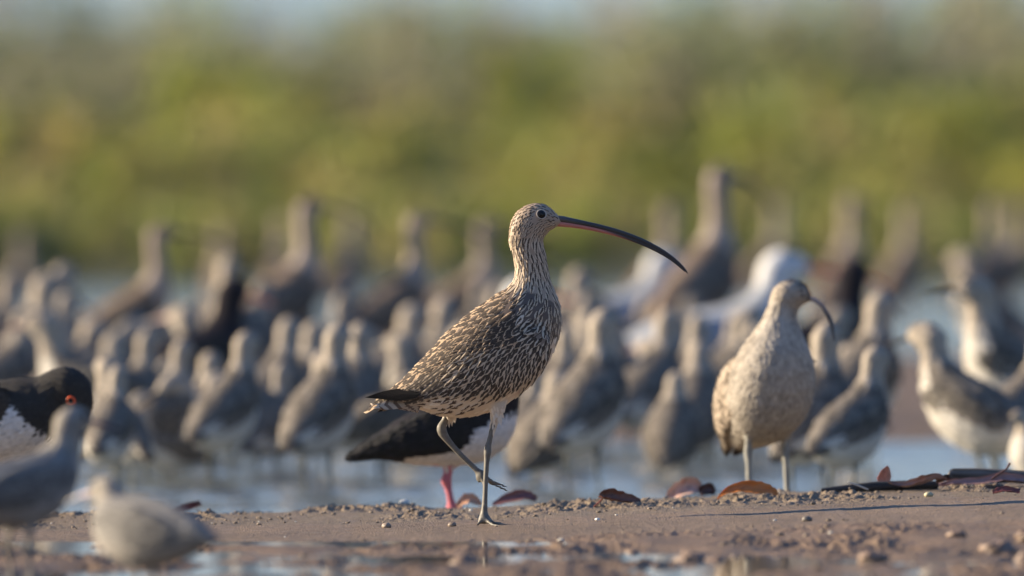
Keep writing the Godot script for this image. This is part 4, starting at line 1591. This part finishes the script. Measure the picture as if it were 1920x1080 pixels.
	f.append(["round", 0.7218, -0.052, -3.5, 200, 0.71, "tiny dark and white wader at the right edge by the water", "resting waders in the flock"])
	f.append(["upright", -0.9345, -0.0416, -8.29, 30, 1.022, "blurred shadowed wader behind and left of the left edge", "shadowed waders packed in the depth of the flock"])
	f.append(["upright", -0.8468, -0.052, -7.51, 45, 1.104, "blurred shadowed wader behind and left of the bowed oystercatcher, near its back", "shadowed waders packed in the depth of the flock"])
	f.append(["upright", -0.8452, -0.004, -9.59, 60, 0.893, "blurred shadowed wader behind and right of the bowed oystercatcher, near its back", "shadowed waders packed in the depth of the flock"])
	f.append(["level", -0.7832, -0.0459, -8.19, 60, 1.286, "blurred shadowed wader behind and left of the bowed oystercatcher head", "shadowed waders packed in the depth of the flock"])
	f.append(["tucked", -0.7108, -0.0492, -8.09, 60, 1.273, "blurred shadowed wader behind and left of the two bright cream waders", "shadowed waders packed in the depth of the flock"])
	f.append(["tucked", -0.6624, -0.052, -7.6, 45, 1.34, "blurred shadowed wader behind and right of the two bright cream waders", "shadowed waders packed in the depth of the flock"])
	f.append(["tucked", -0.6317, -0.0508, -8.02, 60, 1.31, "blurred shadowed wader behind and left of the breast of the leftmost far curlew", "shadowed waders packed in the depth of the flock"])
	f.append(["level", -0.4668, -0.052, -7.23, 140, 1.222, "blurred shadowed wader behind and right of the head of the leftmost far curlew", "shadowed waders packed in the depth of the flock"])
	f.append(["round", -0.568, -0.004, -9.5, 45, 1.002, "blurred shadowed wader behind and right of the tail of the left black bird", "shadowed waders packed in the depth of the flock"])
	f.append(["upright", -0.5227, -0.004, -9.5, 30, 0.848, "blurred shadowed wader behind and left of the left black bird", "shadowed waders packed in the depth of the flock"])
	f.append(["tucked", -0.4478, -0.004, -9.33, 75, 1.128, "blurred shadowed wader behind and left of the broad pale-necked wader", "shadowed waders packed in the depth of the flock"])
	f.append(["upright", -0.4142, -0.004, -10.42, 75, 0.866, "blurred shadowed wader behind and left of the tallest left far curlew", "shadowed waders packed in the depth of the flock"])
	f.append(["upright", -0.396, -0.004, -11.4, 60, 0.93, "blurred shadowed wader behind and right of the tallest left far curlew", "shadowed waders packed in the depth of the flock"])
	f.append(["upright", -0.317, -0.004, -9.21, 60, 0.923, "blurred shadowed wader behind and right of the wader with very long lit neck", "shadowed waders packed in the depth of the flock"])
	f.append(["tucked", -0.2133, -0.052, -7.66, 140, 1.25, "blurred shadowed wader behind and left of the gap before the curlew tail", "shadowed waders packed in the depth of the flock"])
	f.append(["level", -0.2211, -0.004, -11.17, 75, 0.968, "blurred shadowed wader behind and left of the s-necked far curlew", "shadowed waders packed in the depth of the flock"])
	f.append(["level", -0.1992, -0.052, -7.32, 60, 1.231, "blurred shadowed wader behind and right of the s-necked far curlew", "shadowed waders packed in the depth of the flock"])
	f.append(["tucked", -0.0978, -0.052, -7.28, 75, 1.292, "blurred shadowed wader behind and right of the back of the sharp curlew", "shadowed waders packed in the depth of the flock"])
	f.append(["upright", -0.0833, -0.004, -11.16, 60, 0.957, "blurred shadowed wader behind and right of the shoulder of the sharp curlew", "shadowed waders packed in the depth of the flock"])
	f.append(["level", -0.0376, -0.004, -10.04, 75, 1.08, "blurred shadowed wader behind and left of the shoulder of the sharp curlew", "shadowed waders packed in the depth of the flock"])
	f.append(["level", -0.0232, -0.004, -9.95, 30, 0.975, "blurred shadowed wader behind and right of the breast of the sharp curlew", "shadowed waders packed in the depth of the flock"])
	f.append(["level", 0.1494, -0.004, -9.29, 140, 1.005, "blurred shadowed wader behind and right of the cream-rumped wader", "shadowed waders packed in the depth of the flock"])
	f.append(["upright", 0.0677, -0.052, -7.65, 30, 1.177, "blurred shadowed wader behind and left of the cream-rumped wader", "shadowed waders packed in the depth of the flock"])
	f.append(["tucked", 0.134, -0.052, -7.47, 45, 1.249, "blurred shadowed wader behind and right of the large dark wader", "shadowed waders packed in the depth of the flock"])
	f.append(["level", 0.1682, -0.004, -9.99, 30, 1.032, "blurred shadowed wader behind and left of the leaning white tern", "shadowed waders packed in the depth of the flock"])
	f.append(["round", 0.2375, -0.052, -7.76, 45, 1.234, "blurred shadowed wader behind and left of the small plump wader", "shadowed waders packed in the depth of the flock"])
	f.append(["upright", 0.2871, -0.004, -9.4, 45, 0.879, "blurred shadowed wader behind and right of the small plump wader", "shadowed waders packed in the depth of the flock"])
	f.append(["upright", 0.3145, -0.052, -7.34, 40, 1.073, "blurred shadowed wader behind and right of the tallest far curlew", "shadowed waders packed in the depth of the flock"])
	f.append(["upright", 0.348, -0.052, -7.0, 40, 1.072, "blurred shadowed wader behind and right of the buff wader", "shadowed waders packed in the depth of the flock"])
	f.append(["upright", 0.4169, -0.0421, -8.28, 40, 1.031, "blurred shadowed wader behind and right of the red-billed tern", "shadowed waders packed in the depth of the flock"])
	f.append(["upright", 0.4669, -0.047, -8.16, 40, 1.052, "blurred shadowed wader behind and right of the lit neck beside the buff wader", "shadowed waders packed in the depth of the flock"])
	f.append(["upright", 0.4885, -0.052, -7.5, 40, 1.071, "blurred shadowed wader behind and left of the right black bird", "shadowed waders packed in the depth of the flock"])
	f.append(["tucked", -0.5083, -0.052, -4.65, 40, 1.0, "low dark wader in the shallows under the tall buff-necked wader", "waders resting in the shallows at left"])
	f.append(["tucked", -0.4527, -0.052, -5.01, 60, 0.999, "low dark wader in the shallows left of the white-rumped wader", "waders resting in the shallows at left"])
	f.append(["tucked", -0.184, -0.052, -4.93, 20, 1.0, "low dark wader in the shallows under the sharp curlew tail", "waders resting in the shallows at left"])
	return f


# ------------------------------------------------------------------ leaves, twigs, shells and clods along the sand
func dead_leaf(line: Array, widths: Array, curl: Array, up: Vector3, tone: Color, tone2: Color, seed_: int) -> ArrayMesh:
	# line: points of the midrib; widths across it; curl: how far the two halves fold up; a sheet 0.5 mm thick
	var rows := []
	for i in line.size(): rows.append([line[i].x, line[i].y, line[i].z, widths[i], curl[i]])
	var s := spline(rows, 5)
	var n := FastNoiseLite.new()
	n.seed = seed_
	n.frequency = 1.0
	var pos := PackedVector3Array()
	var nor := PackedVector3Array()
	var col := PackedColorArray()
	var idx := PackedInt32Array()
	var nv := 10
	var m := s.size()
	for i in m:
		var a: Array = s[maxi(i - 1, 0)]
		var b: Array = s[mini(i + 1, m - 1)]
		var d := Vector3(b[0] - a[0], b[1] - a[1], b[2] - a[2]).normalized()
		var side := d.cross(up).normalized()
		var top := side.cross(d).normalized()
		for j in nv + 1:
			var v := float(j) / nv * 2.0 - 1.0
			var ang: float = s[i][4] * absf(v)
			var w: float = maxf(s[i][3], 0.0003) * (1.0 + 0.22 * n.get_noise_2d(i * 0.5, v * 0.8 + 60.0) + 0.10 * n.get_noise_2d(i * 1.7, signf(v) * 9.0))
			var p := Vector3(s[i][0], s[i][1], s[i][2]) + side * v * w * cos(ang) + top * absf(v) * w * sin(ang)
			p += top * (0.0022 * n.get_noise_2d(i * 0.30, v * 1.6) + 0.0009 * n.get_noise_2d(i * 0.9, v * 4.0))
			pos.append(p)
			nor.append(Vector3.ZERO)
			var q := n.get_noise_2d(i * 0.22 + 9.0, v * 2.2)
			var c := tone.lerp(tone2, clampf(0.5 + 0.9 * q, 0, 1))
			if absf(v) < 0.12: c = c.lerp(tone2 * 1.25, 0.5)
			if n.get_noise_2d(i * 0.6, v * 6.0 + 30.0) > 0.45: c = c * 0.5
			c.a = 1.0
			col.append(c)
	for i in m - 1:
		for j in nv:
			var a := i * (nv + 1) + j
			for q in [a, a + 1, a + nv + 1, a + 1, a + nv + 2, a + nv + 1]: idx.append(q)
	for f in idx.size() / 3:
		var g := (pos[idx[f * 3 + 2]] - pos[idx[f * 3]]).cross(pos[idx[f * 3 + 1]] - pos[idx[f * 3]])
		for k in 3: nor[idx[f * 3 + k]] += g
	# a second skin just below gives the leaf its thickness
	var count := pos.size()
	for i in count:
		nor[i] = nor[i].normalized()
	for i in count:
		pos.append(pos[i] - nor[i] * 0.0005)
		nor.append(-nor[i])
		col.append(col[i])
	for f in range(0, idx.size(), 3):
		for q in [idx[f] + count, idx[f + 2] + count, idx[f + 1] + count]: idx.append(q)
	return solid([pos, nor, idx], col)


func lump(seed_: int, flat: float, rough: float, n_lat := 7) -> ArrayMesh:
	var n := FastNoiseLite.new()
	n.seed = seed_
	n.frequency = 1.0
	var sp := SphereMesh.new()
	sp.radius = 1.0
	sp.height = 2.0
	sp.radial_segments = n_lat * 2
	sp.rings = n_lat
	var arr := sp.get_mesh_arrays()
	var v: PackedVector3Array = arr[Mesh.ARRAY_VERTEX]
	var col := PackedColorArray()
	for i in v.size():
		var p := v[i]
		var q := 1.0 + rough * n.get_noise_3d(p.x * 1.6, p.y * 1.6, p.z * 1.6) + rough * 0.5 * n.get_noise_3d(p.x * 4.0, p.y * 4.0, p.z * 4.0)
		v[i] = Vector3(p.x * q, p.y * q * flat, p.z * q)
		col.append(Color.WHITE)
	var idx: PackedInt32Array = arr[Mesh.ARRAY_INDEX]
	var nor := PackedVector3Array()
	nor.resize(v.size())
	for f in idx.size() / 3:
		var g := (v[idx[f * 3 + 2]] - v[idx[f * 3]]).cross(v[idx[f * 3 + 1]] - v[idx[f * 3]])
		for k in 3: nor[idx[f * 3 + k]] += g
	for i in nor.size(): nor[i] = nor[i].normalized() if nor[i].length() > 0.0 else Vector3.UP
	return solid([v, nor, idx], col)


func leaf_thing(label: String, at: Vector3, m: ArrayMesh, stalk: Array, tone: Color) -> void:
	var o := base("fallen_leaf", at)
	tag(o, label, "leaf")
	put("blade", m, M.dead_leaf, o)
	if stalk.size():
		var st := begin()
		tube(st, stalk, func(_t, _a): return tone, 7)
		put("stalk", st.commit(), M.dead_leaf, o)


func make_strandline() -> void:
	var V := func(x, y, z): return Vector3(x, y, z)
	# x, z of each thing on the sand
	var a := Vector3(0.1285, 0, -0.52)
	a.y = ground(a.x, a.z)
	leaf_thing("crumpled dark red-brown leaf lying alone on the sand right of the curlew", a,
		dead_leaf([V.call(-.024, .012, 0), V.call(-.014, .0105, .002), V.call(0, .0085, .003), V.call(.016, .0065, .002), V.call(.026, .0075, 0)], [.004, .0115, .0105, .0085, .002], [0.9, 0.85, 0.7, 0.6, 0.4], Vector3(0, 0.75, 0.75), Color(0.21, 0.085, 0.055), Color(0.13, 0.060, 0.042), 3),
		[[V.call(-.019, .011, .002), .0013], [V.call(-.024, .005, .004), .0011], [V.call(-.030, .000, .005), .0010]], Color(0.30, 0.10, 0.06))
	var b := Vector3(0.2860, 0, -0.62)
	b.y = ground(b.x, b.z)
	leaf_thing("bright orange-brown leaf arched like a bridge on the sand in front of the pale wader", b,
		dead_leaf([V.call(-.038, .000, .002), V.call(-.028, .008, .001), V.call(-.012, .0125, 0), V.call(.010, .0125, 0), V.call(.026, .0085, 0), V.call(.037, .001, .002)], [.0008, .0042, .0078, .0092, .0075, .0015], [0.5, 0.55, 0.5, 0.4, 0.4, 0.3], Vector3(0, 0.55, 0.85), Color(0.64, 0.22, 0.045), Color(0.48, 0.15, 0.035), 5), [], Color.RED)
	var c := Vector3(0.217, 0, -1.15)
	c.y = maxf(ground(c.x, c.z), WATER)
	leaf_thing("pale pink and red curled leaf, out of focus behind the sand edge", c,
		dead_leaf([V.call(-.026, .002, 0), V.call(-.012, .011, .003), V.call(.004, .017, .003), V.call(.016, .015, 0)], [.003, .012, .014, .008], [0.5, 0.6, 0.6, 0.6], Vector3(0, 0.5, 0.9), Color(0.66, 0.50, 0.41), Color(0.42, 0.20, 0.15), 7), [], Color.RED)
	leaf_thing("small dark curled leaf end beside the pale pink leaf at the water's edge", c + Vector3(.024, .004, .002),
		dead_leaf([V.call(-.008, .006, 0), V.call(.002, .010, 0), V.call(.010, .006, 0)], [.006, .010, .004], [0.6, 0.7, 0.7], Vector3(0, 0.5, 0.9), Color(0.09, 0.035, 0.030), Color(0.06, 0.03, 0.028), 8), [], Color.RED)
	var d := Vector3(-0.408, 0, -1.30)
	d.y = maxf(ground(d.x, d.z), WATER)
	leaf_thing("dark crimson rolled leaf at the water's edge right of the small grey wader", d,
		dead_leaf([V.call(-.026, .002, 0), V.call(-.010, .006, .002), V.call(.008, .013, .002), V.call(.020, .018, 0)], [.003, .0075, .0085, .005], [0.8, 1.0, 1.1, 1.0], Vector3(0, 0.6, 0.8), Color(0.20, 0.075, 0.080), Color(0.12, 0.05, 0.058), 9),
		[[V.call(.014, .010, 0), .0012], [V.call(.024, .004, .001), .0010], [V.call(.032, .001, .002), .0009]], Color(0.08, 0.05, 0.05))
	var e := Vector3(0.004, 0, -1.12)
	e.y = maxf(ground(e.x, e.z), WATER)
	leaf_thing("dull red leaf lying behind the standing foot of the curlew", e,
		dead_leaf([V.call(-.028, .003, 0), V.call(-.006, .010, 0), V.call(.014, .013, 0), V.call(.026, .009, 0)], [.003, .009, .009, .004], [0.4, 0.5, 0.5, 0.5], Vector3(0, 0.7, 0.7), Color(0.26, 0.10, 0.09), Color(0.15, 0.07, 0.065), 10), [], Color.RED)
	var f := Vector3(-0.056, 0, -1.10)
	f.y = maxf(ground(f.x, f.z), WATER)
	leaf_thing("small orange leaf beside the foot of the pink leg", f,
		dead_leaf([V.call(-.012, .002, 0), V.call(0, .011, 0), V.call(.010, .009, 0), V.call(.018, .004, 0)], [.003, .008, .007, .002], [0.4, 0.5, 0.5, 0.5], Vector3(0, 0.6, 0.8), Color(0.66, 0.38, 0.22), Color(0.50, 0.24, 0.15), 11), [], Color.RED)
	# the group at the right
	var g := Vector3(0.424, 0, -0.62)
	g.y = ground(g.x, g.z)
	var st := begin()
	var barky := func(t, s): return Color(0.040, 0.036, 0.036) * (1.0 + 0.5 * n1.get_noise_2d(t * 40.0, s * 3.0)) + Color(0, 0, 0, 1)
	tube(st, [[V.call(-.050, .003, .010), .0036], [V.call(-.020, .0055, .004), .0052], [V.call(.015, .0085, .000), .0060], [V.call(.055, .010, -.004), .0058], [V.call(.090, .010, -.008), .0050]], barky, 12)
	var stick := put("stick", st.commit(), M.wood)
	stick.position = g
	tag(stick, "thick dark stick half buried in the sand at the right", "stick")
	st = begin()
	tube(st, [[V.call(-.012, .012, .012), .0009], [V.call(0, .008, .014), .0011], [V.call(.012, .003, .016), .0009]], func(_t, _s): return Color(0.60, 0.55, 0.46), 6)
	var twig := put("twig", st.commit(), M.wood)
	twig.position = g + Vector3(-.006, .002, .004)
	tag(twig, "thin pale twig leaning against the dark stick", "twig")
	leaf_thing("small salmon-pink leaf standing upright behind the dark stick", g + Vector3(.026, .006, -.02),
		dead_leaf([V.call(0, 0, 0), V.call(-.001, .010, 0), V.call(.002, .020, .001), V.call(.004, .027, .002)], [.005, .0085, .007, .001], [0.3, 0.35, 0.4, 0.4], Vector3(0.2, 0.1, 1), Color(0.66, 0.30, 0.20), Color(0.52, 0.22, 0.16), 12), [], Color.RED)
	leaf_thing("grey-pink curled leaf with a dark hollow tip, between the stick and the bark", g + Vector3(.070, .006, .012),
		dead_leaf([V.call(-.040, .008, 0), V.call(-.022, .0035, .001), V.call(.000, .007, .001), V.call(.018, .012, 0), V.call(.036, .008, 0)], [.0010, .0050, .0085, .0095, .003], [0.5, 0.7, 1.1, 1.5, 1.2], Vector3(0, 0.7, 0.75), Color(0.40, 0.27, 0.23), Color(0.20, 0.12, 0.11), 13), [], Color.RED)
	leaf_thing("small dark brown leaf rolled into a tube beside the grey-pink leaf", g + Vector3(.103, .009, .010),
		dead_leaf([V.call(-.014, .004, 0), V.call(0, .008, 0), V.call(.014, .003, 0)], [.005, .0085, .002], [1.2, 1.3, 1.0], Vector3(0, 0.6, 0.8), Color(0.14, 0.055, 0.040), Color(0.08, 0.04, 0.035), 14), [], Color.RED)
	var h := Vector3(0.565, 0, -0.60)
	h.y = ground(h.x, h.z)
	leaf_thing("long dusky pink leaf with a pointed raised stalk in front of the bark", h,
		dead_leaf([V.call(-.050, .004, .010), V.call(-.030, .007, .010), V.call(0, .008, .010), V.call(.028, .012, .008), V.call(.050, .010, .004), V.call(.070, .006, 0)], [.0015, .005, .0065, .008, .0075, .002], [0.4, 0.5, 0.5, 0.5, 0.5, 0.3], Vector3(0, 0.7, 0.7), Color(0.36, 0.21, 0.19), Color(0.24, 0.14, 0.13), 15),
		[[V.call(.014, .012, .010), .0011], [V.call(.024, .019, .008), .0013], [V.call(.032, .024, .006), .0012], [V.call(.036, .031, .006), .0016]], Color(0.11, 0.055, 0.05))
	st = begin()
	tube(st, [[V.call(-.036, .016, -.012), .007], [V.call(-.032, .016, -.012), .0085], [V.call(.000, .016, -.014), .0088], [V.call(.035, .015, -.016), .0082], [V.call(.072, .012, -.018), .0075]], func(t, s): return Color(0.12, 0.110, 0.100) * (0.9 + 0.9 * n1.get_noise_2d(t * 22.0, s * 5.0)) + Color(0, 0, 0, 1), 14)
	var bark := put("bark_chunk", st.commit(), M.wood)
	bark.position = h
	tag(bark, "rough grey-black chunk of driftwood bark on the rise at the far right", "driftwood")
	var k := Vector3(0.584, 0, -0.30)
	k.y = ground(k.x, k.z)
	leaf_thing("dark red leaf scrap on the sand below the bark at the right edge", k,
		dead_leaf([V.call(-.012, .003, 0), V.call(0, .006, 0), V.call(.020, .004, 0)], [.003, .006, .004], [0.4, 0.4, 0.4], Vector3(0, 0.8, 0.6), Color(0.22, 0.06, 0.05), Color(0.12, 0.04, 0.036), 16), [], Color.RED)

	# small stones and shells
	var shell := lump(4, 0.65, 0.25, 9)
	for q in [[-0.132, -0.92, 0.0062, Color(0.62, 0.58, 0.50), "whitish shell fragment on the sand edge left of the pink leg"], [0.100, 0.05, 0.0032, Color(0.72, 0.68, 0.60), "tiny white shell chip on the smooth sand below the red-brown leaf"], [-0.070, 0.02, 0.0052, Color(0.20, 0.15, 0.11), "round brown pebble just left of the curlew's foot"], [-0.147, 0.03, 0.0058, Color(0.26, 0.20, 0.15), "rough brown pebble with a pale spot, left of the curlew on smooth sand"], [0.125, -0.98, 0.005, Color(0.12, 0.11, 0.09), "dark pebble on the sand crest left of the red-brown leaf"], [0.497, -0.36, 0.0055, Color(0.40, 0.36, 0.22), "pale olive stone on the rough sand under the rolled leaf"], [0.335, 0.62, 0.006, Color(0.13, 0.11, 0.09), "dark stone on the smooth sand at lower right"], [-0.362, 0.30, 0.0042, Color(0.30, 0.23, 0.17), "small tan pebble on the smooth sand right of the small grey wader"]]:
		var s := put("pebble", shell, std(q[3], 0.55))
		s.position = Vector3(q[0], ground(q[0], q[1]) + q[2] * 0.35, q[1])
		s.scale = Vector3(q[2], q[2], q[2])
		s.rotation.y = q[0] * 40.0
		tag(s, q[4], "stone")
	var clods := [lump(5, 0.6, 0.5, 9), lump(6, 0.55, 0.6, 9)]
	var places := [[0.190, 1.95, 0.017, "large tan sand clod beside the puddle at the bottom, right of centre"], [0.215, 1.98, 0.013, "wide low sand clod touching the large tan one by the puddle"], [0.520, 1.75, 0.020, "biggest rough sand clod at the bottom right corner"], [0.560, 1.50, 0.015, "dark-sided sand clod at the right edge above the biggest one"], [0.545, 1.98, 0.014, "orange-brown sand clod lowest at the right corner"], [0.485, 1.40, 0.011, "small upright sand clod left of the right corner heap"], [0.130, 1.62, 0.008, "little glistening clod in the middle foreground puddle"], [0.380, 2.05, 0.016, "flat brown sand clod in the lowest foreground, right of centre"], [-0.05, 2.10, 0.015, "brown sand clod at the bottom edge below the curlew"], [0.02, 2.02, 0.010, "small round sand clod at the bottom edge just right of the curlew"]]
	for i in places.size():
		var q: Array = places[i]
		var s := put("sand_clod", clods[i % 2], std(Color(0.20, 0.135, 0.095), 0.6))
		s.position = Vector3(q[0], ground(q[0], q[1]) + q[2] * 0.25, q[1])
		s.scale = Vector3(q[2], q[2], q[2])
		s.rotation.y = i * 1.7
		tag(s, q[3], "sand clod")
	# crumbs too small to count
	var r := RandomNumberGenerator.new()
	r.seed = 90
	var where := []
	var colors := []
	var crumb := lump(9, 0.7, 0.45, 3)
	while where.size() < 3000:
		var x := r.randf_range(-0.72, 0.74)
		var z := r.randf_range(-1.15, -0.28) if r.randf() < 0.72 else r.randf_range(-0.3, 2.6)
		var on := n1.get_noise_2d(x * 6.0 + 40.0, z * 3.0)
		if z > -0.28 and z < 0.7 and r.randf() < 0.8: continue
		if on < r.randf_range(-0.5, 0.5): continue
		var sz := 0.0005 + 0.0022 * pow(r.randf(), 6.0)
		if z > 0.9: sz *= 1.6
		where.append(Transform3D(Basis(Vector3.UP, r.randf() * TAU).scaled(Vector3(sz * 1.3, sz, sz)), Vector3(x, ground(x, z) + sz * 0.3, z)))
		var g2 := r.randf_range(0.6, 1.25)
		colors.append(Color(0.20 * g2, 0.155 * g2, 0.115 * g2) if r.randf() > 0.04 else Color(0.6, 0.56, 0.48))
	many("sand_crumbs", crumb, M.crumb, where, colors)
